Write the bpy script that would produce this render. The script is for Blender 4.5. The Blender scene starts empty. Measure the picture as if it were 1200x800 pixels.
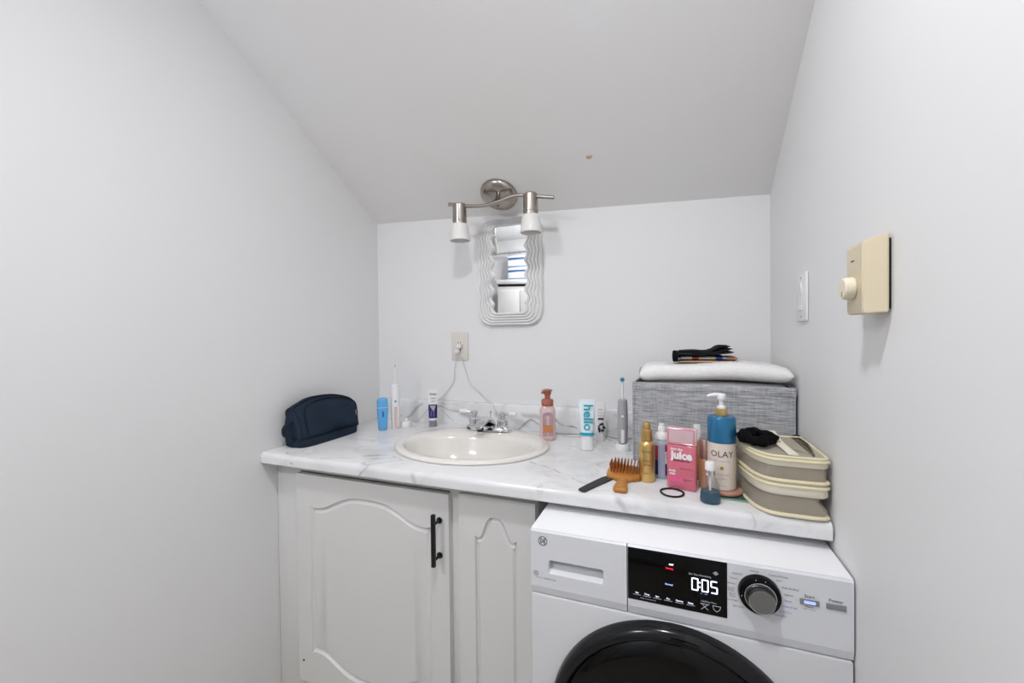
import bpy, bmesh, math, random
from mathutils import Vector, Matrix
random.seed(7)
PI = math.pi
SC = bpy.context.scene
COL = SC.collection

# ------------------------------------------------------------------ camera, world, exposure
CAM = Vector((1.2669, -1.5893, 1.2878))
yaw, pitch, roll = .3629, .0130, -.0105
r0 = Vector((math.cos(yaw), math.sin(yaw), 0)); f0 = Vector((-math.sin(yaw), math.cos(yaw), 0)); u0 = Vector((0, 0, 1))
fw = f0 * math.cos(pitch) - u0 * math.sin(pitch); u1 = u0 * math.cos(pitch) + f0 * math.sin(pitch)
RR = r0 * math.cos(roll) + u1 * math.sin(roll); UU = u1 * math.cos(roll) - r0 * math.sin(roll)
cd = bpy.data.cameras.new('camera'); cam = bpy.data.objects.new('camera', cd); COL.objects.link(cam)
cam.matrix_world = Matrix(((RR.x, UU.x, -fw.x, CAM.x), (RR.y, UU.y, -fw.y, CAM.y), (RR.z, UU.z, -fw.z, CAM.z), (0, 0, 0, 1)))
cd.sensor_width = 36; cd.lens = 486.52 * 36 / 1200; cd.clip_start = .02
SC.camera = cam
w = bpy.data.worlds.new('world'); SC.world = w; w.use_nodes = True
w.node_tree.nodes['Background'].inputs[0].default_value = (.8, .87, 1, 1)
w.node_tree.nodes['Background'].inputs[1].default_value = 1.0
SC.view_settings.view_transform = 'Standard'; SC.view_settings.look = 'None'
SC.view_settings.gamma = 1; SC.view_settings.use_curve_mapping = False
SC.view_settings.exposure = 0.97
LAMP_POS = (1.07, -1.36); LAMP_STRENGTH = 150.0
FILL_POS = (.18, -2.45); FILL_STRENGTH = 37.0  # second lamp is an unseen fill, added to brighten the room

# ------------------------------------------------------------------ materials
def lin(c):
    return tuple((v / 12.92 if v <= .04045 else ((v + .055) / 1.055) ** 2.4) for v in c)
def hexc(h):
    return lin(tuple(int(h[i:i + 2], 16) / 255 for i in (0, 2, 4))) + (1,)
def mat(name, col, rough=.5, metal=0, spec=.5, trans=0, alpha=1, emit=None, es=0, coat=0, bump=None, var=None, sub=0, ior=1.45, aniso=0):
    m = bpy.data.materials.new(name); m.use_nodes = True
    nt = m.node_tree; b = nt.nodes['Principled BSDF']
    c = hexc(col) if isinstance(col, str) else col
    b.inputs['Base Color'].default_value = c
    b.inputs['Roughness'].default_value = rough; b.inputs['Metallic'].default_value = metal
    b.inputs['Specular IOR Level'].default_value = spec
    b.inputs['Transmission Weight'].default_value = trans; b.inputs['Alpha'].default_value = alpha
    b.inputs['IOR'].default_value = ior; b.inputs['Coat Weight'].default_value = coat
    b.inputs['Anisotropic'].default_value = aniso
    if sub: b.inputs['Subsurface Weight'].default_value = sub; b.inputs['Subsurface Scale'].default_value = .01
    if emit: b.inputs['Emission Color'].default_value = hexc(emit); b.inputs['Emission Strength'].default_value = es
    tc = None
    if bump or var:
        tc = nt.nodes.new('ShaderNodeTexCoord')
    if bump:
        s, st, sc = (list(bump) + [(1, 1, 1)])[:3]
        mp = nt.nodes.new('ShaderNodeMapping'); mp.inputs['Scale'].default_value = sc
        n = nt.nodes.new('ShaderNodeTexNoise'); n.inputs['Scale'].default_value = s; n.inputs['Detail'].default_value = 4
        bp = nt.nodes.new('ShaderNodeBump'); bp.inputs['Strength'].default_value = st; bp.inputs['Distance'].default_value = .002
        nt.links.new(tc.outputs['Object'], mp.inputs[0]); nt.links.new(mp.outputs[0], n.inputs[0])
        nt.links.new(n.outputs[0], bp.inputs['Height']); nt.links.new(bp.outputs[0], b.inputs['Normal'])
    if var:
        s, c2, sc = (list(var) + [(1, 1, 1)])[:3]
        mp = nt.nodes.new('ShaderNodeMapping'); mp.inputs['Scale'].default_value = sc
        n = nt.nodes.new('ShaderNodeTexNoise'); n.inputs['Scale'].default_value = s; n.inputs['Detail'].default_value = 5
        mx = nt.nodes.new('ShaderNodeMix'); mx.data_type = 'RGBA'
        mx.inputs['A'].default_value = c; mx.inputs['B'].default_value = hexc(c2)
        cr = nt.nodes.new('ShaderNodeValToRGB'); cr.color_ramp.elements[0].position = .38; cr.color_ramp.elements[1].position = .62
        nt.links.new(tc.outputs['Object'], mp.inputs[0]); nt.links.new(mp.outputs[0], n.inputs[0])
        nt.links.new(n.outputs[0], cr.inputs[0]); nt.links.new(cr.outputs[0], mx.inputs['Factor'])
        nt.links.new(mx.outputs['Result'], b.inputs['Base Color'])
    return m

M = {}
M['wall'] = mat('wall_paint', (.81, .81, .808, 1), .55, spec=.3, bump=(60, .12))
M['ceil'] = mat('ceiling_paint', (.87, .866, .866, 1), .7, spec=.2, bump=(25, .2), var=(1.2, 'EFEDEA'))
M['cab'] = mat('cabinet_paint', (.70, .695, .678, 1), .35, spec=.4, bump=(30, .1))
M['floor'] = mat('floor_vinyl', 'B9B2A6', .4, var=(8, 'A59D90'))
M['base'] = mat('baseboard_cream', 'E4DAC6', .4)
M['sink'] = mat('sink_porcelain', (.80, .77, .72, 1), .12, spec=.6, coat=.4)
M['chrome'] = mat('chrome', (.72, .72, .74, 1), .08, metal=1)
M['nickel'] = mat('brushed_nickel', (.40, .36, .325, 1), .24, metal=1, bump=(200, .1, (1, 1, .05)))
M['black'] = mat('black_plastic', '0B0B0C', .35)
M['blackmat'] = mat('black_metal_matte', '0E0E10', .45)
M['white'] = mat('white_plastic', (.82, .82, .82, 1), .3)
M['wash'] = mat('washer_enamel', (.64, .645, .655, 1), .25, spec=.5, coat=.2)  # same white enamel as the top, darkened to paint in the body's shade
M['washtop'] = mat('washer_top_enamel', (.88, .885, .895, 1), .3, spec=.5)  # same enamel as the body, lightened to paint in light on the top
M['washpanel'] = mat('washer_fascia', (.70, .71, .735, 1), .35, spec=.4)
M['glossblack'] = mat('gloss_black_glass', '030304', .06, spec=.25)
M['doorring'] = mat('door_ring_dark', '151618', .16, spec=.4)
M['doorglass'] = mat('door_glass_dark', '070606', .07, spec=.35)
M['steel'] = mat('spun_steel', (.27, .27, .27, 1), .3, metal=1)
M['dialside'] = mat('dark_satin_metal', (.10, .10, .11, 1), .25, metal=1)
M['greybtn'] = mat('grey_button', '8E9094', .45, metal=.4)
M['ink'] = mat('grey_print', '4A4B50', .6)
M['inkblue'] = mat('blue_print', '6E86C8', .6)
M['inkdark'] = mat('dark_print', '20232A', .6)
M['led'] = mat('white_led', 'FFFFFF', .5, emit='D8E0FF', es=1.1)
M['ledtxt'] = mat('panel_backlit_text', 'B9BCC4', .5, emit='C8CCD8', es=.12)
M['ledred'] = mat('red_led', 'FF2040', .5, emit='FF1030', es=.5)
M['ledblue'] = mat('blue_white_led', 'C0C8FF', .5, emit='8A9CFF', es=.45)
M['mirror'] = mat('mirror_silver', (.93, .94, .94, 1), .01, metal=1)
M['frame'] = mat('mirror_frame_white', (.82, .82, .81, 1), .4)
M['frost'] = mat('frosted_glass', (.84, .82, .79, 1), .45)
M['lampglass'] = mat('lit_lamp_glass', 'FFFFFF', .4, emit='FBFBFF', es=LAMP_STRENGTH)
M['lampglass2'] = mat('lit_lamp_glass_far', 'FFFFFF', .4, emit='FBFBFF', es=FILL_STRENGTH)
M['almond'] = mat('almond_plastic', 'DDD0B4', .4)
M['almond2'] = mat('light_almond_plastic', 'E6DCC4', .4)
M['slot'] = mat('dark_slot', '161412', .7)
M['outlet'] = mat('outlet_plastic', 'DDD6CE', .4)
M['cord'] = mat('white_cord', 'D6D6D6', .5)
M['cordg'] = mat('grey_cord', '8B8B8B', .5)
M['navy'] = mat('navy_canvas', '1B2736', .8, spec=.25, bump=(400, .3), var=(9, '223040'))
M['navyd'] = mat('navy_trim', '131B28', .7, spec=.3)
M['bluepl'] = mat('translucent_blue_plastic', '62ABE0', .25, spec=.4)
M['teal'] = mat('teal_print', '1FA5B8', .5)
M['purple'] = mat('purple_print', '2B1B63', .4)
M['greycap'] = mat('silver_grey_cap', '8D8F92', .35, metal=.3)
M['copper'] = mat('rose_copper_plastic', 'A86350', .4)
M['soap'] = mat('pink_soap_bottle', 'E2C4C2', .12, trans=.1, coat=.5)
M['soaplab'] = mat('mauve_label', 'AE959C', .4)
M['soaporange'] = mat('orange_print', 'CE8348', .5)
M['gold'] = mat('gold_foil', (.70, .47, .18, 1), .3, metal=.85)
M['goldcap'] = mat('gold_cap', (.56, .35, .13, 1), .35, metal=.8)
M['golddark'] = mat('olive_print', '5B4A1A', .5)
M['navyprint'] = mat('navy_print', '14225F', .4)
M['redprint'] = mat('red_print', '9C1A35', .4)
M['clearpl'] = mat('pale_clear_plastic', 'C9CFDD', .15, trans=.3, coat=.3)
M['pink'] = mat('pink_glass', 'EE8095', .06, alpha=.62, spec=.7)
M['pinkin'] = mat('pink_liquid', 'D98795', .3, trans=0)
M['pinkclear'] = mat('clear_pink_glass', 'F4CDD3', .05, trans=.0, alpha=.45)
M['pinklab'] = mat('hot_pink_label', 'E65C8E', .5)
M['amber'] = mat('amber_plastic', 'C98A32', .2, coat=.3)
M['rosegold'] = mat('rose_gold', (.55, .36, .30, 1), .28, metal=.75)
M['peach'] = mat('peach_liquid', 'C08A64', .15, coat=.6)
M['oblue'] = mat('metallic_teal_blue', '2A74A0', .25, metal=.5, coat=.4)
M['ocream'] = mat('cream_label', 'DCCFC3', .35)
M['coral'] = mat('coral_translucent', 'D59C88', .15, trans=.3, coat=.4)
M['glassgreen'] = mat('green_edge_glass', 'BFE6D4', .03, trans=.9)
M['glassedge'] = mat('green_glass_edge', '86B5A0', .1, trans=.2)
M['tealglass'] = mat('smoky_clear_glass', '8E8A8C', .05, alpha=.14, spec=.7)
M['tealliq'] = mat('dark_teal_liquid', '044A62', .12)
M['wood'] = mat('bamboo_wood', 'C18742', .4, var=(14, 'A96F2E', (1, 6, 1)))
M['woodpin'] = mat('dark_bamboo_pins', '8A4B16', .5)
M['rubber'] = mat('black_rubber', '0A0A0A', .6)
M['file'] = mat('charcoal_abrasive', '333436', .7, bump=(900, .5))
M['scrunch'] = mat('black_jersey', '08080A', .9, spec=.15, bump=(120, .5))
M['towel'] = mat('white_terry', (.85, .84, .82, 1), .95, spec=.1, bump=(260, 1.0))
M['greycloth'] = mat('grey_fleece', 'A9A7A6', .95, spec=.1, bump=(200, .6))
M['blackcloth'] = mat('black_cotton', '101112', .9, spec=.15, bump=(150, .6))
M['blackhem'] = mat('charcoal_hem', '3C4042', .9)
M['tan'] = mat('tan_cotton', 'B98F74', .9)
M['peachcloth'] = mat('pale_peach_cotton', 'DDB894', .9)
M['cream'] = mat('cream_binding', 'E0D6B6', .6)
M['creamlight'] = mat('pale_cream_binding', 'E6DFCB', .6)
M['mesh'] = mat('greige_mesh', 'C2B8A6', .5, alpha=.55, spec=.3)
M['meshtop'] = mat('pale_mesh', 'CBC2AE', .5, alpha=.62, spec=.3)
M['bristle'] = mat('brush_bristle_white', 'E8EEF2', .6)
M['bristled'] = mat('brush_bristle_blue', '1C4E78', .6)
M['pinkstrip'] = mat('pale_pink_rubber', 'D8B9B2', .5)
M['greybody'] = mat('grey_toothbrush_body', 'A7A7A9', .35)
M['tealhead'] = mat('teal_brush_head', '2E7F93', .5)
M['spackle'] = mat('tan_spackle', 'D8B48C', .8)
M['stain'] = mat('yellowish_stain', 'C9C0AC', .8)

def m_weave(name, a, b_, sx, sz):
    m = bpy.data.materials.new(name); m.use_nodes = True; nt = m.node_tree; p = nt.nodes['Principled BSDF']
    p.inputs['Roughness'].default_value = .95; p.inputs['Specular IOR Level'].default_value = .1
    tc = nt.nodes.new('ShaderNodeTexCoord'); outs = []
    for sc in ((sx, sx, sz), (sz * .8, sz * .8, sx * .7)):
        mp = nt.nodes.new('ShaderNodeMapping'); mp.inputs['Scale'].default_value = sc
        n = nt.nodes.new('ShaderNodeTexNoise'); n.inputs['Scale'].default_value = 1; n.inputs['Detail'].default_value = 5; n.inputs['Roughness'].default_value = .65
        nt.links.new(tc.outputs['Object'], mp.inputs[0]); nt.links.new(mp.outputs[0], n.inputs[0]); outs.append(n.outputs[0])
    ad = nt.nodes.new('ShaderNodeMath'); ad.operation = 'MULTIPLY_ADD'; ad.inputs[1].default_value = .74
    m2 = nt.nodes.new('ShaderNodeMath'); m2.operation = 'MULTIPLY'; m2.inputs[1].default_value = .26
    nt.links.new(outs[1], m2.inputs[0]); nt.links.new(outs[0], ad.inputs[0]); nt.links.new(m2.outputs[0], ad.inputs[2])
    cr = nt.nodes.new('ShaderNodeValToRGB'); cr.color_ramp.elements[0].position = .36; cr.color_ramp.elements[1].position = .62
    cr.color_ramp.elements[0].color = hexc(a); cr.color_ramp.elements[1].color = hexc(b_)
    nt.links.new(ad.outputs[0], cr.inputs[0]); nt.links.new(cr.outputs[0], p.inputs['Base Color'])
    bp = nt.nodes.new('ShaderNodeBump'); bp.inputs['Strength'].default_value = .4; bp.inputs['Distance'].default_value = .001
    nt.links.new(ad.outputs[0], bp.inputs['Height']); nt.links.new(bp.outputs[0], p.inputs['Normal'])
    return m
M['weave'] = m_weave('grey_slub_weave', '74767A', 'C9CACC', 22, 420)

def m_stripes(name, cols, scale, axis=2):
    m = bpy.data.materials.new(name); m.use_nodes = True; nt = m.node_tree; p = nt.nodes['Principled BSDF']
    p.inputs['Roughness'].default_value = .9
    tc = nt.nodes.new('ShaderNodeTexCoord'); sx = nt.nodes.new('ShaderNodeSeparateXYZ')
    mu = nt.nodes.new('ShaderNodeMath'); mu.operation = 'MULTIPLY'; mu.inputs[1].default_value = scale
    fr = nt.nodes.new('ShaderNodeMath'); fr.operation = 'FRACT'
    cr = nt.nodes.new('ShaderNodeValToRGB'); cr.color_ramp.interpolation = 'CONSTANT'
    e = cr.color_ramp.elements
    while len(e) < len(cols): e.new(1)
    for i, (pos, c) in enumerate(cols): e[i].position = pos; e[i].color = hexc(c)
    nt.links.new(tc.outputs['Object'], sx.inputs[0]); nt.links.new(sx.outputs[axis], mu.inputs[0])
    nt.links.new(mu.outputs[0], fr.inputs[0]); nt.links.new(fr.outputs[0], cr.inputs[0]); nt.links.new(cr.outputs[0], p.inputs['Base Color'])
    return m
M['curtain'] = m_stripes('blue_white_striped_cotton', [(0, 'E8ECF2'), (.22, '3F6690'), (.40, 'E8ECF2'), (.6, '8296B0'), (.74, 'E8ECF2')], 7.0)
M['pattern'] = m_stripes('multicolour_print_cotton', [(0, 'C9B8A0'), (.18, '2B459A'), (.34, 'B9BCC8'), (.55, 'D0C4B8'), (.62, '8E3B3A'), (.78, 'CBB79A'), (.9, 'B3BAC6')], 9.0, 0)

def m_marble():
    m = bpy.data.materials.new('marble_laminate'); m.use_nodes = True; nt = m.node_tree; p = nt.nodes['Principled BSDF']
    p.inputs['Roughness'].default_value = .22; p.inputs['Specular IOR Level'].default_value = .45
    L = nt.links.new
    def N(t): return nt.nodes.new(t)
    def math_(op, a, b=None):
        n = N('ShaderNodeMath'); n.operation = op
        for i, v in enumerate((a, b)):
            if v is None: continue
            if isinstance(v, (int, float)): n.inputs[i].default_value = v
            else: L(v, n.inputs[i])
        return n.outputs[0]
    tc = N('ShaderNodeTexCoord')
    n1 = N('ShaderNodeTexNoise'); n1.inputs['Scale'].default_value = 14; n1.inputs['Detail'].default_value = 6
    L(tc.outputs['Object'], n1.inputs[0])
    sb = N('ShaderNodeVectorMath'); sb.operation = 'SUBTRACT'; L(n1.outputs['Color'], sb.inputs[0]); sb.inputs[1].default_value = (.5, .5, .5)
    sc = N('ShaderNodeVectorMath'); sc.operation = 'SCALE'; L(sb.outputs[0], sc.inputs[0]); sc.inputs['Scale'].default_value = .035
    ad = N('ShaderNodeVectorMath'); ad.operation = 'ADD'; L(tc.outputs['Object'], ad.inputs[0]); L(sc.outputs[0], ad.inputs[1])
    pos = ad.outputs[0]
    # broad faint clouds and thin random veins
    n2 = N('ShaderNodeTexNoise'); n2.inputs['Scale'].default_value = 5; n2.inputs['Detail'].default_value = 6; n2.inputs['Distortion'].default_value = 1.2
    L(tc.outputs['Object'], n2.inputs[0])
    cl = N('ShaderNodeMapRange'); cl.inputs['From Min'].default_value = .45; cl.inputs['From Max'].default_value = .75; L(n2.outputs[0], cl.inputs['Value'])
    n3 = N('ShaderNodeTexNoise'); n3.inputs['Scale'].default_value = 3.2; n3.inputs['Detail'].default_value = 3; n3.inputs['Distortion'].default_value = .8
    mp = N('ShaderNodeMapping'); mp.inputs['Rotation'].default_value = (0, 0, .7); mp.inputs['Scale'].default_value = (1, 2.6, 1); mp.inputs['Location'].default_value = (3.1, 1.7, .4)
    L(pos, mp.inputs[0]); L(mp.outputs[0], n3.inputs[0])
    v = math_('ABSOLUTE', math_('SUBTRACT', n3.outputs[0], .5))
    vv = N('ShaderNodeMapRange'); vv.inputs['From Min'].default_value = 0; vv.inputs['From Max'].default_value = .016; vv.inputs['To Min'].default_value = 1; vv.inputs['To Max'].default_value = 0
    L(v, vv.inputs['Value'])
    acc = math_('ADD', math_('MULTIPLY', cl.outputs[0], .26), math_('MULTIPLY', math_('MULTIPLY', vv.outputs[0], cl.outputs[0]), .5))
    V = [  # a, b, width, strength
        ((.883, -.417, .9125), (.995, -.492, .9125), .004, .8), ((.995, -.492, .9125), (1.09, -.56, .9125), .004, .8),
        ((.995, -.492, .9125), (1.12, -.50, .9125), .004, .25),
        ((.443, -.49, .9125), (.50, -.525, .9125), .006, .45), ((.50, -.525, .9125), (.43, -.60, .9125), .005, .5), ((.43, -.60, .9125), (.40, -.61, .87), .006, .5),
        ((.59, -.608, .905), (.60, -.608, .88), .014, .35),
        ((.05, -.57, .9125), (.10, -.588, .9125), .006, .6), ((.10, -.588, .9125), (.15, -.612, .88), .005, .6), ((.10, -.588, .9125), (.20, -.555, .9125), .004, .5),
        ((.19, -.30, .9125), (.33, -.38, .9125), .005, .35), ((.22, -.13, .9125), (.40, -.07, .9125), .006, .45), ((.30, -.12, .9125), (.44, -.10, .9125), .005, .4),
        ((.95, -.24, .9125), (1.06, -.275, .9125), .004, .4), ((.89, -.19, .9125), (1.0, -.215, .9125), .006, .4),
        ((1.155, -.612, .90), (1.17, -.612, .878), .016, .4), ((1.245, -.612, .89), (1.262, -.612, .87), .007, .45),
        ((1.10, -.58, .9125), (1.25, -.54, .9125), .006, .22), ((1.0, -.35, .9125), (1.2, -.40, .9125), .006, .2),
        ((1.46, -.612, .90), (1.43, -.612, .88), .012, .35), ((.25, -.60, .9125), (.40, -.53, .9125), .008, .25),
        ((.16, -.022, .92), (.245, -.022, .995), .010, .5), ((.22, -.022, .915), (.29, -.022, .99), .007, .35),
        ((.33, -.022, .985), (.44, -.022, .962), .010, .55), ((.44, -.022, .962), (.53, -.022, .935), .022, .55),
        ((.34, -.022, .97), (.40, -.022, .925), .006, .35), ((.60, -.022, .97), (.72, -.022, .94), .02, .3), ((.72, -.022, .975), (.83, -.022, .96), .014, .4),
        ((.835, -.022, .965), (.88, -.022, .937), .009, .75), ((.88, -.022, .937), (.95, -.022, .925), .007, .9), ((.95, -.022, .925), (1.0, -.022, .912), .006, .8),
        ((1.08, -.022, .99), (1.15, -.022, .93), .012, .3),
    ]
    for a, b, wd, st in V:
        a = Vector(a); b = Vector(b); d = b - a; dd = d / d.length_squared
        s1 = N('ShaderNodeVectorMath'); s1.operation = 'SUBTRACT'; L(pos, s1.inputs[0]); s1.inputs[1].default_value = a
        dt = N('ShaderNodeVectorMath'); dt.operation = 'DOT_PRODUCT'; L(s1.outputs[0], dt.inputs[0]); dt.inputs[1].default_value = dd
        cp = N('ShaderNodeClamp'); L(dt.outputs['Value'], cp.inputs[0])
        s2 = N('ShaderNodeVectorMath'); s2.operation = 'SCALE'; s2.inputs[0].default_value = d; L(cp.outputs[0], s2.inputs['Scale'])
        di = N('ShaderNodeVectorMath'); di.operation = 'DISTANCE'; L(s1.outputs[0], di.inputs[0]); L(s2.outputs[0], di.inputs[1])
        mr = N('ShaderNodeMapRange'); mr.interpolation_type = 'SMOOTHSTEP'
        mr.inputs['From Min'].default_value = 0; mr.inputs['From Max'].default_value = wd; mr.inputs['To Min'].default_value = st; mr.inputs['To Max'].default_value = 0
        L(di.outputs['Value'], mr.inputs['Value'])
        acc = math_('MAXIMUM', acc, mr.outputs[0])
    mx = N('ShaderNodeMix'); mx.data_type = 'RGBA'; mx.inputs['A'].default_value = (.79, .79, .79, 1); mx.inputs['B'].default_value = (.15, .15, .16, 1)
    L(acc, mx.inputs['Factor']); L(mx.outputs['Result'], p.inputs['Base Color'])
    return m
M['marble'] = m_marble()

# ------------------------------------------------------------------ builders
def finish(name, bm, m, parent=None, smooth=True, angle=35, world=True, loc=None):
    """link bm as one mesh object; with world=True the coordinates are the room's and are made local to the parent"""
    if parent is not None and world:
        bm.transform(parent.matrix_basis.inverted())
    me = bpy.data.meshes.new(name)
    bmesh.ops.recalc_face_normals(bm, faces=bm.faces[:])
    if smooth:
        for f in bm.faces: f.smooth = True
        lim = math.radians(angle)
        for e in bm.edges:
            if len(e.link_faces) == 2 and e.calc_face_angle(0) > lim: e.smooth = False
    bm.to_mesh(me); bm.free()
    o = bpy.data.objects.new(name, me); COL.objects.link(o)
    if isinstance(m, (list, tuple)):
        for x in m: me.materials.append(x)
    else: me.materials.append(m)
    if parent is not None: o.parent = parent
    return o
def part(name, bm, m, parent, **k): return finish(name, bm, m, parent, world=False, **k)
def thing(name, label, cat, loc=(0, 0, 0), rz=0, group=None):
    o = bpy.data.objects.new(name, None); COL.objects.link(o); o.empty_display_size = .05
    o.matrix_basis = Matrix.Translation(loc) @ Matrix.Rotation(rz, 4, 'Z')
    o['label'] = label; o['category'] = cat
    if group: o['group'] = group
    return o
def tag(o, label, cat, group=None):
    o['label'] = label; o['category'] = cat
    if group: o['group'] = group
    return o
def struct(o): o['kind'] = 'structure'; return o
def face_cam(x, y, extra=0):
    d = Vector((CAM.x - x, CAM.y - y)); return math.atan2(d.x, -d.y) + extra

def box(bm, x0, x1, y0, y1, z0, z1, bev=0, seg=2):
    n0 = set(bm.verts)
    r = bmesh.ops.create_cube(bm, size=1)
    for v in r['verts']:
        v.co = Vector(((x0 + x1) / 2 + v.co.x * (x1 - x0), (y0 + y1) / 2 + v.co.y * (y1 - y0), (z0 + z1) / 2 + v.co.z * (z1 - z0)))
    if bev:
        es = {e for v in r['verts'] for e in v.link_edges}
        bmesh.ops.bevel(bm, geom=list(es), offset=bev, segments=seg, affect='EDGES', profile=.5)
    return bm
def newbox(*a, **k): return box(bmesh.new(), *a, **k)
def lathe(prof, seg=32, axis='Z', c=(0, 0, 0), sx=1, sy=1, bm=None):
    bm = bm or bmesh.new(); rings = []
    def co(r, a, h):
        x, y = r * math.cos(a) * sx, r * math.sin(a) * sy
        if axis == 'Z': v = (x, y, h)
        elif axis == 'Y': v = (x, h, y)
        else: v = (h, x, y)
        return Vector(v) + Vector(c)
    for r, h in prof:
        if r < 1e-6: rings.append([bm.verts.new(co(0, 0, h))])
        else: rings.append([bm.verts.new(co(r, 2 * PI * i / seg, h)) for i in range(seg)])
    for A, B in zip(rings, rings[1:]):
        for i in range(seg):
            j = (i + 1) % seg
            if len(A) == 1 and len(B) == 1: continue
            if len(A) == 1: bm.faces.new((A[0], B[i], B[j]))
            elif len(B) == 1: bm.faces.new((A[i], A[j], B[0]))
            else: bm.faces.new((A[i], A[j], B[j], B[i]))
    return bm
def catmull(pts, n=8):
    P = [Vector(p) for p in pts]; out = []
    for i in range(len(P) - 1):
        a = P[i - 1] if i else P[0] * 2 - P[1]; b = P[i]; c = P[i + 1]; d = P[i + 2] if i + 2 < len(P) else P[-1] * 2 - P[-2]
        for k in range(n):
            t = k / n
            out.append(.5 * ((2 * b) + (c - a) * t + (2 * a - 5 * b + 4 * c - d) * t * t + (3 * b - a - 3 * c + d) * t ** 3))
    out.append(P[-1]); return out
def tube(pts, r, seg=10, closed=False, bm=None, flat=None, up=(0, 0, 1)):
    """sweep a circle (or an ellipse flat=(ra, rb)) along points; r may be a list"""
    bm = bm or bmesh.new(); P = [Vector(p) for p in pts]; n = len(P); rings = []
    prev = Vector(up)
    for i, p in enumerate(P):
        if closed: t = (P[(i + 1) % n] - P[i - 1])
        else: t = P[min(i + 1, n - 1)] - P[max(i - 1, 0)]
        t.normalize()
        s = t.cross(prev)
        if s.length < 1e-4: s = t.cross(Vector((1, .1, 0)))
        s.normalize(); u = s.cross(t).normalized()
        if not flat: prev = u
        rr = r[i] if isinstance(r, (list, tuple)) else r
        ra, rb = (rr, rr) if not flat else flat
        rings.append([bm.verts.new(p + s * ra * math.cos(2 * PI * k / seg) + u * rb * math.sin(2 * PI * k / seg)) for k in range(seg)])
    m = n if closed else n - 1
    for i in range(m):
        A, B = rings[i], rings[(i + 1) % n]
        for k in range(seg):
            bm.faces.new((A[k], A[(k + 1) % seg], B[(k + 1) % seg], B[k]))
    if not closed:
        bm.faces.new(rings[0]); bm.faces.new(rings[-1])
    return bm
def rings_loft(rings, bm=None, cap0=True, cap1=True):
    bm = bm or bmesh.new(); V = [[bm.verts.new(p) for p in r] for r in rings]; n = len(V[0])
    for A, B in zip(V, V[1:]):
        for k in range(n): bm.faces.new((A[k], A[(k + 1) % n], B[(k + 1) % n], B[k]))
    if cap0: bm.faces.new(V[0])
    if cap1: bm.faces.new(V[-1])
    return bm
def sell(a, b, n=4, seg=32, c=(0, 0)):
    """superellipse outline"""
    out = []
    for i in range(seg):
        t = 2 * PI * i / seg; x, y = math.cos(t), math.sin(t)
        out.append((c[0] + a * math.copysign(abs(x) ** (2 / n), x), c[1] + b * math.copysign(abs(y) ** (2 / n), y)))
    return out
def rrect(x0, x1, y0, y1, r, k=6):
    out = []
    for cx, cy, a0 in ((x1 - r, y1 - r, 0), (x0 + r, y1 - r, PI / 2), (x0 + r, y0 + r, PI), (x1 - r, y0 + r, 1.5 * PI)):
        for i in range(k + 1):
            a = a0 + PI / 2 * i / k; out.append((cx + r * math.cos(a), cy + r * math.sin(a)))
    return out
def prism(poly, h0, h1, axis='Z', bm=None, bev=0):
    """extrude a 2D outline between h0 and h1 along an axis (Z: xy, Y: xz, X: yz)"""
    bm = bm or bmesh.new()
    def co(p, h): return (p[0], p[1], h) if axis == 'Z' else ((p[0], h, p[1]) if axis == 'Y' else (h, p[0], p[1]))
    a = [bm.verts.new(co(p, h0)) for p in poly]; b = [bm.verts.new(co(p, h1)) for p in poly]; n = len(poly)
    f0_ = bm.faces.new(a); f1_ = bm.faces.new(b)
    for i in range(n): bm.faces.new((a[i], a[(i + 1) % n], b[(i + 1) % n], b[i]))
    if bev:
        bmesh.ops.bevel(bm, geom=list(f1_.edges) + list(f0_.edges), offset=bev, segments=2, affect='EDGES')
    return bm
def plate_hole(bm, outer, inner, y):
    """flat plate in the xz plane at depth y with a hole; returns the verts of the hole"""
    a = [bm.verts.new((p[0], y, p[1])) for p in outer]; b = [bm.verts.new((p[0], y, p[1])) for p in inner]
    es = [bm.edges.new((a[i], a[(i + 1) % len(a)])) for i in range(len(a))] + [bm.edges.new((b[i], b[(i + 1) % len(b)])) for i in range(len(b))]
    bmesh.ops.triangle_fill(bm, use_beauty=True, use_dissolve=False, edges=es)
    return a, b
def ring_to(bm, A, pts):
    B = [bm.verts.new(p) for p in pts]; n = len(A)
    for k in range(n): bm.faces.new((A[k], A[(k + 1) % n], B[(k + 1) % n], B[k]))
    return B
def offset_poly(poly, d):
    n = len(poly); out = []
    area = sum(poly[i][0] * poly[(i + 1) % n][1] - poly[(i + 1) % n][0] * poly[i][1] for i in range(n))
    s = 1 if area > 0 else -1
    for i in range(n):
        a = Vector(poly[i - 1]); b = Vector(poly[i]); c = Vector(poly[(i + 1) % n])
        t1 = (b - a).normalized(); t2 = (c - b).normalized()
        n1 = Vector((-t1.y, t1.x)) * s; n2 = Vector((-t2.y, t2.x)) * s
        m_ = (n1 + n2)
        if m_.length < 1e-6: m_ = n1
        m_.normalize(); k = 1 / max(.5, m_.dot(n1))
        out.append(tuple(b + m_ * d * k))
    return out
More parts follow.
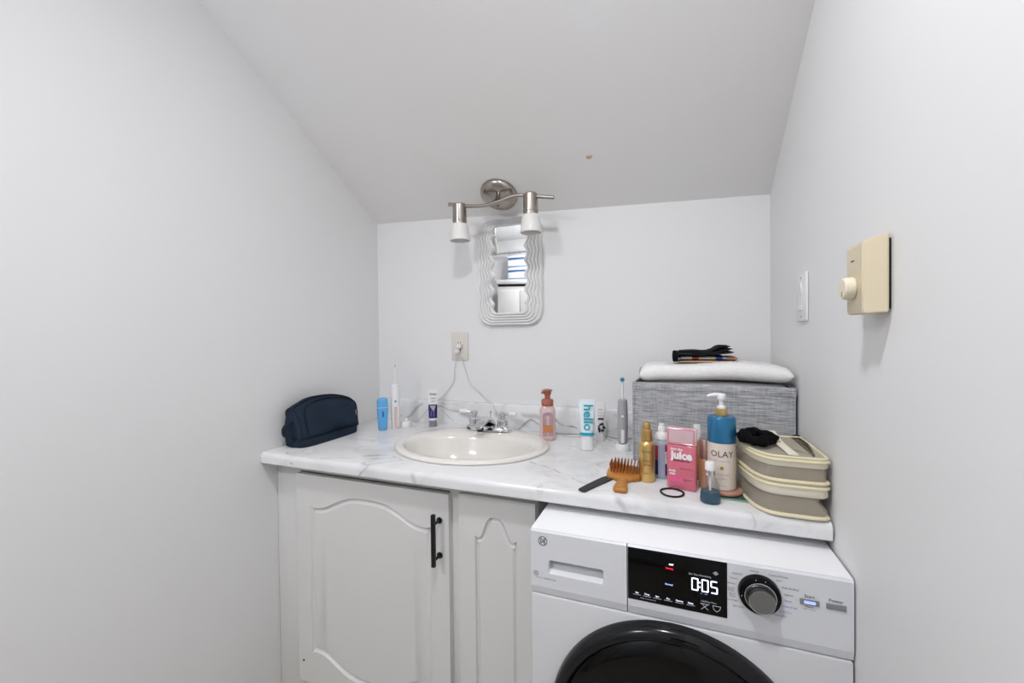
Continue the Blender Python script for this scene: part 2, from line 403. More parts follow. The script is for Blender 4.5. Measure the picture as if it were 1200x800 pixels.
def text(name, s, size, m, parent, loc, R=None, rotz=0, spin=0, ext=.0002, align='CENTER', bold=0, sx=1, world=False):
    """printed lettering standing in the xz plane, facing -y; R wraps it round a cylinder of that radius"""
    cu = bpy.data.curves.new(name, 'FONT'); cu.body = s; cu.size = size; cu.align_x = align; cu.align_y = 'CENTER'
    cu.resolution_u = 2; cu.offset = bold
    to = bpy.data.objects.new('tmp', cu); me = bpy.data.meshes.new_from_object(to)
    bm = bmesh.new(); bm.from_mesh(me); bpy.data.objects.remove(to); bpy.data.curves.remove(cu); bpy.data.meshes.remove(me)
    if R: bmesh.ops.subdivide_edges(bm, edges=[e for e in bm.edges if e.calc_length() > R * .25], cuts=2)
    L = Vector(loc)
    cs, sn = math.cos(spin), math.sin(spin)
    for v in bm.verts:
        x, z = v.co.x * sx, v.co.y
        x, z = x * cs - z * sn, x * sn + z * cs
        if R:
            a = (x + 0) / R + rotz
            v.co = Vector((L.x + R * math.sin(a), L.y - R * math.cos(a), L.z + z))
        else:
            p = Matrix.Rotation(rotz, 3, 'Z') @ Vector((x, 0, z)); v.co = L + p
    me = bpy.data.meshes.new(name)
    if parent is not None and world: bm.transform(parent.matrix_basis.inverted())
    bm.to_mesh(me); bm.free(); me.materials.append(m)
    o = bpy.data.objects.new(name, me); COL.objects.link(o)
    if parent is not None: o.parent = parent
    return o
def patch(R, a0, a1, z0, z1, c=(0, 0), n=12, thick=.0003):
    """curved label patch on a cylinder (angles from -y, in radians)"""
    bm = bmesh.new(); A = []; B = []
    for i in range(n + 1):
        a = a0 + (a1 - a0) * i / n; x = c[0] + R * math.sin(a); y = c[1] - R * math.cos(a)
        A.append(bm.verts.new((x, y, z0))); B.append(bm.verts.new((x, y, z1)))
    for i in range(n): bm.faces.new((A[i], A[i + 1], B[i + 1], B[i]))
    return bm

# ------------------------------------------------------------------ the room
W = 1.5796; KX = .0156
def rwx(y): return W + KX * y
def cz(x, y): return 1.8136 - .0427 * x - .5837 * y
ZF = 2.44
def yflat(x): return (1.8136 - .0427 * x - ZF) / .5837
YR = -3.1; XL = -1.3; YL = -1.32     # rear wall, far side wall, end of the near partition
H = .9125

def poly_prism(pts, vec):
    bm = bmesh.new(); a = [bm.verts.new(p) for p in pts]; b = [bm.verts.new(Vector(p) + Vector(vec)) for p in pts]; n = len(a)
    bm.faces.new(a); bm.faces.new(b)
    for i in range(n): bm.faces.new((a[i], a[(i + 1) % n], b[(i + 1) % n], b[i]))
    return bm
struct(finish('floor', newbox(XL - .1, W + .1, YR - .1, .1, -.05, 0), M['floor']))
struct(finish('wall_back', poly_prism([(-.1, 0, 0), (W + .1, 0, 0), (W + .1, 0, cz(W + .1, 0)), (-.1, 0, cz(-.1, 0))], (0, .1, 0)), M['wall'], smooth=False))
yf0 = yflat(0); yf1 = yflat(rwx(-1.1))
struct(finish('wall_left', poly_prism([(0, 0, 0), (0, 0, cz(0, 0)), (0, yf0, ZF), (0, YL, ZF), (0, YL, 0)], (-.1, 0, 0)), M['wall'], smooth=False))
rp = [(0, 0), (0, 1)]
yr = [(0, 0), (0, cz(rwx(0), 0)), (yf1, ZF), (YR, ZF), (YR, 0)]
struct(finish('wall_right', poly_prism([(rwx(y), y, z) for y, z in yr], (.1, 0, 0)), M['wall'], smooth=False))
struct(finish('wall_rear', newbox(XL - .1, W + .1, YR - .1, YR, 0, ZF), M['wall'], smooth=False))
struct(finish('wall_far_left', newbox(XL - .1, XL, YR, YL + .1, 0, ZF), M['wall'], smooth=False))
struct(finish('wall_side', newbox(XL, -.1, YL, YL + .1, 0, ZF), M['wall'], smooth=False))
c0 = [(-.1, .1), (W + .1, .1), (W + .1, yflat(W + .1)), (-.1, yflat(-.1))]
struct(finish('ceiling', poly_prism([(x, y, cz(x, y)) for x, y in c0], (0, .05, .09)), M['ceil'], smooth=False))
c1 = [(-.1, yflat(-.1)), (W + .1, yflat(W + .1)), (W + .1, YR - .1), (XL - .1, YR - .1), (XL - .1, yflat(-.1))]
struct(finish('ceiling_flat', poly_prism([(x, y, ZF) for x, y in c1], (0, 0, .08)), M['ceil'], smooth=False))
struct(finish('baseboard_left', newbox(.0002, .014, YL, -.5462, 0, .10, bev=.003), M['base']))
struct(finish('baseboard_rear', newbox(XL + .002, rwx(YR) - .002, YR + .0002, YR + .014, 0, .10, bev=.003), M['base']))

# ceiling marks: a dab of filler and faint stains (flat on the sloping ceiling)
CN = Vector((-.0427, -.5837, -1)).normalized()
def on_ceil(x, y, off=.0006): return Vector((x, y, cz(x, y))) + CN * off
def ceil_blob(x, y, rx, ry, off, seg=14, jit=.25):
    bm = bmesh.new(); vs = []
    for i in range(seg):
        a = 2 * PI * i / seg; k = 1 + random.uniform(-jit, jit)
        vs.append(bm.verts.new(on_ceil(x + rx * k * math.cos(a), y + ry * k * math.sin(a), .0002)))
    c = bm.verts.new(on_ceil(x, y, off))
    for i in range(seg): bm.faces.new((vs[i], vs[(i + 1) % seg], c))
    return bm
o = finish('ceiling_filler', ceil_blob(1.018, -.1925, .012, .007, .003), M['spackle']); tag(o, 'small tan dab of filler on the sloping ceiling', 'filler')

# ------------------------------------------------------------------ ceiling lamps (above and behind the camera; the dome is an added fill)
def fill_lamp(x, y, label, glass, k=1.0):
    t = thing('ceiling_lamp', label, 'lamp', (x, y, ZF))
    part('base', lathe([(r * k, z) for r, z in [(0, -.001), (.17, -.001), (.17, -.025), (.155, -.03), (0, -.03)]], 40), M['nickel'], t)
    part('lamp_shade', lathe([(r * k, z) for r, z in [(.152, -.03), (.15, -.05), (.125, -.08), (.08, -.1), (.03, -.108), (0, -.109)]], 40), glass, t)
    return t
kl = thing('ceiling_lamp', 'lit flush round lamp with flat frosted lens near the sloping ceiling', 'lamp', (LAMP_POS[0], LAMP_POS[1], ZF))
part('rim', lathe([(0, -.001), (.085, -.001), (.085, -.030), (.080, -.034), (.070, -.034), (.067, -.022), (0, -.022)], 40), M['white'], kl)
part('lens', lathe([(.0665, -.0222), (.0655, -.027), (.04, -.029), (0, -.030)], 40), M['lampglass'], kl)
fill_lamp(*FILL_POS, 'lit round glass dome lamp over the bathing end of the room', M['lampglass2'])

# ------------------------------------------------------------------ vanity cabinet
CY = -.5458; DY = -.564
cab = thing('vanity_cabinet', 'white painted vanity cabinet with arched routed doors under the marble counter', 'cabinet', (.47, -.30, 0))
CX1 = .938; CT = .872
finish('side_panel', newbox(.0015, .016, -.5262, -.03, .001, CT), M['cab'], cab)
finish('side_panel', newbox(CX1 - .016, CX1, -.5262, -.03, .001, CT), M['cab'], cab)
finish('bottom_panel', newbox(.0165, CX1 - .0165, -.526, -.03, .10, .116), M['cab'], cab)
finish('back_panel', newbox(.0165, CX1 - .0165, -.0295, -.024, .10, CT), M['cab'], cab)
finish('stile', newbox(.0015, .108, CY, -.5265, .001, CT, bev=.001), M['cab'], cab)
finish('stile', newbox(.675, .72, CY, -.5265, .10, CT, bev=.001), M['cab'], cab)
finish('stile', newbox(.918, CX1, CY, -.5265, .10, CT, bev=.001), M['cab'], cab)
finish('rail', newbox(.1085, .6745, CY, -.5265, .845, CT, bev=.001), M['cab'], cab)
finish('rail', newbox(.7205, .9175, CY, -.5265, .845, CT, bev=.001), M['cab'], cab)
finish('rail', newbox(.1085, .9175, CY, -.5265, .10, .16, bev=.001), M['cab'], cab)
finish('kick_board', newbox(.0015, CX1, -.495, -.4905, .001, .099), M['cab'], cab)

def cathedral(x0, x1, ztop, zsh, zbot, zbs, flat, n=14, pw=1.5):
    """arched panel outline: shoulders at zsh, crown at ztop; mirrored at the bottom"""
    pts = []; w_ = x1 - x0
    def arch(t):   # 0..1 across between shoulders
        u = abs(2 * t - 1)
        return .5 + .5 * math.cos(PI * min(1, u) ** pw)
    top = []
    for i in range(2 * n + 1):
        t = i / (2 * n); x = x0 + flat + (w_ - 2 * flat) * t
        top.append((x, zsh + (ztop - zsh) * arch(t)))
    top = [(x0, zsh + .004), (x0 + flat * .5, zsh - .001)] + top + [(x1 - flat * .5, zsh - .001), (x1, zsh + .004)]
    bot = [(x, zbs - (z - zsh) * (zbs - zbot) / (ztop - zsh)) for x, z in top][::-1]
    return top + bot
def routed_door(x0, x1, z0, z1, poly, y0=DY, yb=CY + .001, d1=.0085, wide=.017):
    zc = (max(p[1] for p in poly) + min(p[1] for p in poly)) / 2; zs = poly[0][1] - zc
    def dp(i): return .38 + .62 * max(0, min(1, (abs(poly[i][1] - zc) - zs + .012) / .008))
    bm = bmesh.new()
    a, b = plate_hole(bm, [(x0, z0), (x1, z0), (x1, z1), (x0, z1)], poly, y0)
    # edges of the slab
    back = ring_to(bm, a, [(p.co.x, yb, p.co.z) for p in a]); bm.faces.new(back)
    pp = offset_poly(poly, wide * .25); r1 = ring_to(bm, b, [(p[0], y0 + d1 * .8 * dp(i), p[1]) for i, p in enumerate(pp)])
    pp = offset_poly(poly, wide * .5); r2 = ring_to(bm, r1, [(p[0], y0 + d1 * dp(i), p[1]) for i, p in enumerate(pp)])
    pp = offset_poly(poly, wide); r3 = ring_to(bm, r2, [(p[0], y0 + d1 * .35, p[1]) for i, p in enumerate(pp)])
    es = [e for e in bm.edges if e.verts[0] in r3 and e.verts[1] in r3]
    bmesh.ops.triangle_fill(bm, use_beauty=True, use_dissolve=False, edges=es)
    return bm
poly1 = cathedral(.166, .621, .790, .737, .205, .262, .03)
door = finish('door', routed_door(.108, .680, .155, .842, poly1), M['cab'], cab, angle=25)
door['label'] = 'wide arched door with a black bar handle'
hb = bmesh.new()
box(hb, .6455, .6565, -.6035, -.5935, .649, .795, bev=.0012)
handle = finish('handle', hb, M['blackmat'], door, world=False)
for z in (.6655, .7655):
    lathe([(0, -.5950), (.0042, -.5950), (.0042, -.5685), (.0088, -.5675), (.0088, -.5645), (0, -.5645)], 20, 'Y', (.651, 0, z), bm=(bb := bmesh.new()))
    finish('handle_post', bb, M['blackmat'], door, world=False)
for ch in (c for c in list(bpy.data.objects) if c.parent == door):
    ch.data.transform(Matrix.Translation(-cab.matrix_basis.translation))
poly2 = cathedral(.762, .884, .797, .737, .205, .262, .014, pw=1.85)
d2 = finish('door', routed_door(.712, .937, .155, .850, poly2, wide=.013), M['cab'], cab, angle=25)
d2['label'] = 'narrow arched door without a handle'
for z in (.695, .215):
    h_ = finish('hinge', newbox(.1035, .1075, -.560, CY - .0003, z, z + .042), M['slot'], cab)
finish('hinge_screw', lathe([(0, -.5652), (.0035, -.5652), (.0035, -.5640), (0, -.5640)], 12, 'Y', (.128, 0, .222)), M['slot'], cab)

# ------------------------------------------------------------------ counter with a sink hole
SX, SY = .622, -.299; SA, SB = .272, .230
top = thing('countertop', 'white marble patterned laminate counter running wall to wall over cabinet and washer', 'countertop', (.78, -.30, .875))
bm = bmesh.new()
xr = 1.5655
prof = [(-.001, .8752), (-.001, H), (-.594, H), (-.602, H - .0025), (-.607, H - .009), (-.608, H - .016), (-.607, .8785), (-.603, .8752)]
slab = prism(prof, .0015, xr, 'X')
cut = prism(sell(SA - .022, SB - .022, 2, 64, (SX, SY)), .80, 1.0)
so = finish('tmp_slab', slab, M['marble'], smooth=False); co_ = finish('tmp_cut', cut, M['marble'], smooth=False)
bo = so.modifiers.new('b', 'BOOLEAN'); bo.operation = 'DIFFERENCE'; bo.object = co_; bo.solver = 'EXACT'
dg = bpy.context.evaluated_depsgraph_get(); me = bpy.data.meshes.new_from_object(so.evaluated_get(dg))
bm = bmesh.new(); bm.from_mesh(me); bpy.data.objects.remove(so); bpy.data.objects.remove(co_)
sl = finish('slab', bm, M['marble'], top, angle=30)
sl2 = finish('backsplash', prism([(-.001, H + .0003), (-.022, H + .0003), (-.022, 1.004), (-.019, 1.0085), (-.015, 1.010), (-.001, 1.010)], .0015, 1.578, 'X'), M['marble'], top, angle=50)
def world_tex(o):
    """keep the material's object coordinates equal to room coordinates"""
    off = o.parent.matrix_basis.translation if o.parent else Vector()
    o.data.transform(Matrix.Translation(off)); o.location = -off
world_tex(sl); world_tex(sl2)

# ------------------------------------------------------------------ sink
sink = thing('sink', 'oval off-white porcelain drop-in sink set in the marble counter', 'sink', (SX, SY, H))
def ell(a, b, cy_, z, seg=72): return [(a * math.cos(2 * PI * i / seg), cy_ + b * math.sin(2 * PI * i / seg), z) for i in range(seg)]
rings = [ell(SA - .006, SB - .006, 0, .0006), ell(SA, SB, 0, .002), ell(SA + .0005, SB + .0005, 0, .006), ell(SA - .003, SB - .003, 0, .0105), ell(SA - .011, SB - .011, 0, .0128),
         ell(.246, .195, -.008, .0115), ell(.234, .172, -.022, .0095), ell(.226, .161, -.030, .004), ell(.218, .154, -.031, -.012),
         ell(.206, .145, -.031, -.045), ell(.178, .124, -.029, -.085), ell(.135, .092, -.025, -.112), ell(.08, .055, -.02, -.125), ell(.024, .024, -.015, -.130)]
part('basin', rings_loft(rings, cap0=False, cap1=False), M['sink'], sink, angle=60)
part('drain', lathe([(.024, -.1302), (.022, -.128), (.016, -.1275), (.014, -.131), (0, -.131)], 28, c=(0, -.015, 0)), M['chrome'], sink)

# ------------------------------------------------------------------ faucet
FX, FY, FZ = .607, -.118, H + .0125
fa = thing('faucet', 'chrome two-lever faucet with white lever tips at the back of the sink', 'faucet', (FX, FY, FZ), -.02)
part('base_plate', rings_loft([[(x, y, z) for x, y in sell(a, b, 3.2, 40)] for a, b, z in ((.094, .029, 0), (.094, .029, .008), (.088, .024, .016), (.07, .016, .019))]), M['chrome'], fa)
for s in (-1, 1):
    hx = s * .060
    h_ = part('handle_hub', lathe([(0, .012), (.024, .012), (.024, .018), (.021, .022), (.021, .034), (.0225, .036), (.0225, .040), (.018, .046), (.010, .048), (.010, .058), (.013, .060), (.013, .068), (.009, .073), (0, .074)], 28, c=(hx, 0, 0)), M['chrome'], fa)
    q = [(hx, 0, .064), (hx + s * .014, -.002, .066), (hx + s * .028, -.004, .067)]
    part('lever', tube(q, [.0065, .005, .0055], 14), M['chrome'], h_)
    q = [(hx + s * .0285, -.004, .067), (hx + s * .031, -.0045, .067), (hx + s * .055, -.008, .068), (hx + s * .061, -.009, .068)]
    part('lever_tip', tube(q, [.0055, .0075, .0085, .0065], 16), M['white'], h_)
sp = []
for y, zc, a, b in ((.012, .022, .026, .010), (.0, .034, .026, .014), (-.025, .044, .023, .012), (-.045, .043, .021, .010), (-.068, .038, .019, .009), (-.082, .031, .017, .008), (-.089, .024, .013, .005)):
    sp.append([(x, y, zc + z) for x, z in sell(a, b, 2.6, 28)])
part('spout', rings_loft(sp), M['chrome'], fa)
part('aerator', lathe([(0, .010), (.012, .010), (.0125, .014), (.0125, .028), (0, .028)], 20, c=(0, -.072, 0)), M['black'], fa)
part('drain_rod', lathe([(0, .018), (.0022, .018), (.0022, .060), (.005, .063), (.005, .068), (0, .071)], 14, c=(0, .021, 0)), M['chrome'], fa)

# ------------------------------------------------------------------ washer
WX0, WX1, WYF, WYB, WZ = .9724, 1.5655, -.7083, -.10, .8551
wa = thing('washing_machine', 'white front-loading washer dryer with dark round door under the counter end', 'washing machine', (1.27, -.40, 0))
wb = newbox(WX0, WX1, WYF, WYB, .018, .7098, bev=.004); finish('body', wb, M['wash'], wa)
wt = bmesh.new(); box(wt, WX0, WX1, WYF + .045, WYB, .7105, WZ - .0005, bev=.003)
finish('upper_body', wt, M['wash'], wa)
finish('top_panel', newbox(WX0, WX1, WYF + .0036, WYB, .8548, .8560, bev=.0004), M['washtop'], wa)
for x in (WX0 + .05, WX1 - .05):
    for y in (WYF + .06, WYB - .06):
        finish('foot', lathe([(0, .0005), (.022, .0005), (.022, .012), (.012, .0185), (0, .0185)], 18, c=(x, y, 0)), M['black'], wa)
PZ0, PZ1, PZB = .7125, .8547, .7285
XD = 1.1822
# fascia to the side of the drawer
fb = prism([(WYF + .0105, PZ0), (WYF + .004, PZ0), (WYF, PZB), (WYF, PZ1 - .004), (WYF + .004, PZ1), (WYF + .0105, PZ1)], XD + .001, WX1, 'X')
finish('control_panel', fb, M['washpanel'], wa, angle=12)
# drawer front with a recessed grip
HX0, HX1, HZ0, HZ1 = 1.0135, 1.134, .7605, .7915
bm = bmesh.new()
inner = rrect(HX0, HX1, HZ0, HZ1, .005, 4)
a, b = plate_hole(bm, [(WX0, PZB), (XD - .001, PZB), (XD - .001, PZ1 - .004), (WX0, PZ1 - .004)], inner, WYF)
def dq(*pts): bm.faces.new([bm.verts.new(p) for p in pts])
x0_, x1_ = WX0, XD - .001
dq((x0_, WYF, PZB), (x1_, WYF, PZB), (x1_, WYF + .004, PZ0), (x0_, WYF + .004, PZ0))
dq((x0_, WYF, PZ1 - .004), (x1_, WYF, PZ1 - .004), (x1_, WYF + .004, PZ1), (x0_, WYF + .004, PZ1))
dq((x0_, WYF + .0105, PZ0), (x1_, WYF + .0105, PZ0), (x1_, WYF + .004, PZ0), (x0_, WYF + .004, PZ0))
for xx in (x0_, x1_):
    dq((xx, WYF, PZB), (xx, WYF, PZ1 - .004), (xx, WYF + .004, PZ1), (xx, WYF + .0105, PZ1), (xx, WYF + .0105, PZ0), (xx, WYF + .004, PZ0))
r1 = ring_to(bm, b, [(p[0], WYF + (.0016), p[1]) for p in offset_poly(inner, .0008)])
# the scoop: the lower lip slopes inwards and upwards, the upper part is a cavity
def scoop(p):
    k = (p[1] - HZ0) / (HZ1 - HZ0)
    if k < .5: return (p[0], WYF + .020, HZ0 + .0150 + k * .003)
    return (p[0], WYF + .043, p[1] + .002)
r2 = ring_to(bm, r1, [scoop(p) for p in offset_poly(inner, .0014)])
bm.faces.new(r2)
dr = finish('detergent_drawer', bm, M['washpanel'], wa, angle=12)
# GE emblem: ring, petals and letters
TY = WYF - .0004
g = bmesh.new()
tube([(1.0005 + .0098 * math.cos(t * PI / 16), TY + .0002, .8315 + .0098 * math.sin(t * PI / 16)) for t in range(32)], .0007, 6, True, g)
for k in range(4):
    a = PI / 4 + k * PI / 2; c_ = (1.0005 + .0072 * math.cos(a), .8315 + .0072 * math.sin(a))
    tube([(c_[0] + .0018 * math.cos(t * PI / 6), TY + .0002, c_[1] + .0018 * math.sin(t * PI / 6)) for t in range(12)], .0005, 5, True, g)
em = finish('emblem', g, M['ink'], wa)
text('lettering', 'GE', .0098, M['ink'], wa, (1.0005, TY, .8315), bold=.0003, world=True)
g = bmesh.new(); tube([(.9845 + .0048 * math.cos(t * PI / 10), TY + .0002, .757 + .0048 * math.sin(t * PI / 10)) for t in range(20)], .0005, 5, True, g)
box(g, .982, .987, TY, TY + .0003, .7562, .7575); finish('badge', g, M['ink'], wa)
text('lettering', '2.4 CU FT  WASHER DRYER', .0040, M['ink'], wa, (1.0065, TY, .7485), world=True, sx=.98)
# display
disp = finish('display', newbox(XD + .0015, 1.3673, WYF - .0008, WYF + .0005, .7435, .8503, bev=.0003), M['glossblack'], wa)
DY_ = WYF - .0012
def dtx(s, size, x, z, m, **k): return text('lettering', s, size, m, wa, (x, DY_, z), world=True, **k)
def segdigit(bm, ch, x, z, w_, h_, t):
    S = {'0': 'abcdef', '5': 'acdfg'}[ch]
    hh = h_ / 2
    R_ = {'a': (x + t * .6, x + w_ - t * .6, z + h_ - t, z + h_), 'd': (x + t * .6, x + w_ - t * .6, z, z + t), 'g': (x + t * .6, x + w_ - t * .6, z + hh - t / 2, z + hh + t / 2),
          'f': (x, x + t, z + hh + t * .25, z + h_ - t * .4), 'e': (x, x + t, z + t * .4, z + hh - t * .25),
          'b': (x + w_ - t, x + w_, z + hh + t * .25, z + h_ - t * .4), 'c': (x + w_ - t, x + w_, z + t * .4, z + hh - t * .25)}
    for s in S:
        a_, b_, c__, d_ = R_[s]; box(bm, a_, b_, DY_ - .0001, DY_ + .0003, c__, d_)
g = bmesh.new()
segdigit(g, '0', 1.3045, .7862, .0125, .0245, .0021); segdigit(g, '0', 1.3225, .7862, .0125, .0245, .0021); segdigit(g, '5', 1.3385, .7862, .0125, .0245, .0021)
for z in (.793, .802): box(g, 1.3184, 1.3206, DY_ - .0001, DY_ + .0003, z, z + .0024)
finish('time_digits', g, M['led'], wa, smooth=False)
dtx('Est. Time Remaining', .0048, 1.3195, .8175, M['ledtxt'])
dtx('hr   : min', .0032, 1.327, .7825, M['ledblue'])
dtx('100%', .0042, 1.2675, .8285, M['led'], bold=.0002)
dtx('Sensing', .0046, 1.2640, .8205, M['ledred'], bold=.0002)
dtx('Normal', .0046, 1.2630, .7880, M['ledblue'], bold=.0002)
for s, x in (('Soil', 1.2015), ('Temp', 1.2210), ('Spin', 1.2410), ('Dry', 1.2615), ('Options', 1.2825), ('Delay', 1.3030)):
    dtx(s, .0042, x, .7590, M['led'])
    b_ = newbox(x - .0075, x + .0075, DY_ - .0001, DY_ + .0002, .7545, .7552); finish('indicator_line', b_, M['ledtxt'], wa, smooth=False)
dtx('Hold to Lock Controls', .0032, 1.223, .7497, M['ledtxt'])
dtx('Add/Dry Time', .0046, 1.3350, .7680, M['ledtxt'])
g = bmesh.new()
for a_, b_ in (((1.322, .752), (1.334, .763)), ((1.334, .752), (1.322, .763)), ((1.320, .763), (1.336, .763)),
               ((1.342, .763), (1.356, .763)), ((1.342, .763), (1.344, .756)), ((1.344, .756), (1.349, .752)), ((1.349, .752), (1.354, .756)), ((1.354, .756), (1.356, .763))):
    tube([(a_[0], DY_, a_[1]), (b_[0], DY_, b_[1])], .00042, 5, bm=g)
finish('garment_icon', g, M['ledtxt'], wa)
g = bmesh.new()
tube([(1.3475 + .0028 * math.cos(t * PI / 6), DY_, .8265 + .0028 * math.sin(t * PI / 6)) for t in range(12)], .0005, 5, True, g)
box(g, 1.3465, 1.3485, DY_ - .0002, DY_ + .0002, .8255, .8275); box(g, 1.3425, 1.3440, DY_ - .0002, DY_ + .0002, .826, .827); box(g, 1.351, 1.3525, DY_ - .0002, DY_ + .0002, .826, .827)
finish('lock_icon', g, M['ledtxt'], wa, smooth=False)
# dial
KX_, KZ = 1.4205, .8030
kr = finish('dial_ring', lathe([(0, WYF - .0002), (.0355, WYF - .0002), (.0358, WYF - .004), (.034, WYF - .0105), (.028, WYF - .013), (.0248, WYF - .0125), (0, WYF - .0125)], 56, 'Y', (KX_, 0, KZ)), M['glossblack'], wa)
kn = finish('dial', lathe([(.0236, WYF - .0127), (.0252, WYF - .0135), (.0252, WYF - .0155), (.0236, WYF - .016), (.0226, WYF - .017), (.0218, WYF - .029), (.0212, WYF - .0305), (0, WYF - .0305)], 56, 'Y', (KX_, 0, KZ)), [M['dialside']], wa)
trim = finish('dial_rim', lathe([(.0203, WYF - .0304), (.0213, WYF - .0307), (.0213, WYF - .0300), (.0203, WYF - .0300)], 48, 'Y', (KX_, 0, KZ)), M['chrome'], wa)
finish('dial_skirt', lathe([(.0236, WYF - .0124), (.0262, WYF - .0135), (.0262, WYF - .0150), (.0240, WYF - .0155)], 56, 'Y', (KX_, 0, KZ)), M['chrome'], wa)
kc = finish('dial_cap', lathe([(.0203, WYF - .0306), (.0200, WYF - .0312), (0, WYF - .0312)], 48, 'Y', (KX_, 0, KZ)), M['steel'], wa)
for a in (103, 74, 187):
    a = math.radians(a); x, z = KX_ + .0305 * math.cos(a), KZ + .0305 * math.sin(a)
    finish('dial_mark', newbox(x - .0004, x + .0004, WYF - .0126, WYF - .0105, z - .0008, z + .0008), M['ledtxt'], wa, smooth=False)
lab = [('Normal', 101, 0), ('Delicates', 133, 0), ('Colors', 150, 0), ('Whites', 166, 0), ('Active\nWear', 182, 0), ('Quick\nWash', 197, 0), ('Drain & Spin', 212, 0), ('Self Clean', 232, 0),
       ('Towels & Sheets', 68, 0), ('Jeans', 48, 0), ('Bulky Bedding', 27, 0), ('Sanitize', 9, 0), ('Wool', -7, 1), ('Rinse & Spin', -22, 1), ('Quick Dry', -39, 1), ('Timed Dry', -56, 1)]
for s, a, bl in lab:
    ar = math.radians(a); R_ = .041
    x, z = KX_ + R_ * math.cos(ar), KZ + R_ * math.sin(ar)
    al = 'RIGHT' if 110 < a < 250 else ('CENTER' if 80 < a < 110 else 'LEFT')
    text('lettering', s, .0046, M['inkblue'] if bl else M['ink'], wa, (x, TY, z), align=al, world=True)
for x0_, s, lit in ((1.4850, 'Start', 1), (1.5245, 'Power', 0)):
    bt = finish('button', newbox(x0_, x0_ + .0295, WYF - .0022, WYF - .0002, .7985, .8085, bev=.0008), M['greybtn'], wa)
    text('lettering', s, .0082, M['inkdark'], wa, (x0_ + .0148, TY, .8135), world=True)
    if lit:
        finish('button_light', newbox(x0_ + .006, x0_ + .0235, WYF - .0026, WYF - .0021, .8010, .8062), M['ledblue'], wa)
        text('lettering', 'Pause', .0056, M['ink'], wa, (x0_ + .0148, TY, .7950), world=True)
        text('lettering', 'Hold to Cancel', .0030, M['ink'], wa, (x0_ + .0148, TY, .7905), world=True)
# round door
DXc, DZc = 1.27, .458
dd = finish('door', lathe([(.2535, WYF - .0005), (.2535, WYF - .006), (.252, WYF - .018), (.247, WYF - .026), (.238, WYF - .030), (.232, WYF - .0295), (.229, WYF - .026), (.227, WYF - .020)], 96, 'Y', (DXc, 0, DZc)), M['doorring'], wa)
gl = finish('glass', lathe([(.2272, WYF - .021), (.222, WYF - .026), (.20, WYF - .031), (.14, WYF - .038), (.07, WYF - .042), (0, WYF - .043)], 96, 'Y', (DXc, 0, DZc)), M['doorglass'], dd, world=False)
g = bmesh.new()
A_ = []
for i in range(15):
    a = math.radians(79 + 12 * i / 14 - 0)
    A_.append((DXc + .2385 * math.cos(a), WYF - .0302, DZc + .2385 * math.sin(a)))
tube(A_, .0045, 10, bm=g)
hd = finish('door_grip', g, M['glossblack'], dd, world=False)
for ch in (gl, hd): ch.data.transform(Matrix.Translation(-wa.matrix_basis.translation))

# ------------------------------------------------------------------ wall pieces
# outlet with two plugs
ot = thing('wall_outlet', 'ivory electrical outlet plate on the back wall above the sink', 'outlet', (.4255, 0, 1.247))
OY = -.0005
finish('plate', newbox(.3860, .4650, -.0058, OY, 1.187, 1.307, bev=.0022), M['outlet'], ot)
finish('receptacle', newbox(.4085, .4425, -.0078, -.0058, 1.213, 1.281, bev=.001), M['outlet'], ot)
g = bmesh.new()
for z in (1.262, 1.232):
    for x in (.4195, .4305): box(g, x - .001, x + .001, -.0081, -.0077, z - .004, z + .004)
    lathe([(0, -.0081), (.0022, -.0081), (.0022, -.0077), (0, -.0077)], 10, 'Y', (.425, 0, z - .010), bm=g)
finish('slots', g, M['slot'], ot, smooth=False)
def cable(name, pts, r, m, label, n=8, plug=None):
    t = thing(name, label, 'cable', pts[0])
    o = finish('wire', tube(catmull(pts, n), r, 8), m, t)
    if plug:
        x, z = plug
        finish('plug', newbox(x - .009, x + .009, -.030, -.0083, z - .008, z + .008, bev=.003), M['white'], t)
    return t
cable('charging_cable', [(.421, -.022, 1.213), (.415, -.016, 1.195), (.401, -.008, 1.150), (.396, -.006, 1.10), (.372, -.006, 1.062), (.332, -.006, 1.022), (.305, -.012, 1.0115), (.292, -.028, .99), (.282, -.032, .94), (.262, -.06, .9150), (.235, -.11, .9150), (.222, -.128, .9150)],
      .0016, M['cord'], 'thin white cable from outlet down to the corner toothbrush', plug=(.4215, 1.226))
cable('charging_cable', [(.432, -.022, 1.213), (.440, -.012, 1.19), (.456, -.006, 1.13), (.476, -.006, 1.085), (.515, -.006, 1.055), (.565, -.006, 1.012), (.585, -.018, 1.0115), (.60, -.030, .985), (.65, -.034, .93), (.70, -.045, .9150), (.78, -.040, .9150), (.86, -.060, .9150), (.93, -.085, .9150), (.975, -.06, .9150), (1.03, -.045, .9150), (1.07, -.09, .9150), (1.098, -.128, .9150), (1.115, -.165, .9150)],
      .0017, M['cord'], 'long white cable from outlet along the backsplash to the grey toothbrush', plug=(.4320, 1.247))
cable('charging_cable', [(.700, -.030, .9148), (.745, -.028, .955), (.775, -.030, .945), (.835, -.040, .917), (.88, -.050, .9145), (.94, -.038, .9145), (1.02, -.030, .9145), (1.10, -.060, .9145), (1.155, -.035, .9145)],
      .0014, M['cordg'], 'thin grey cable looping against the backsplash behind the pump soap')

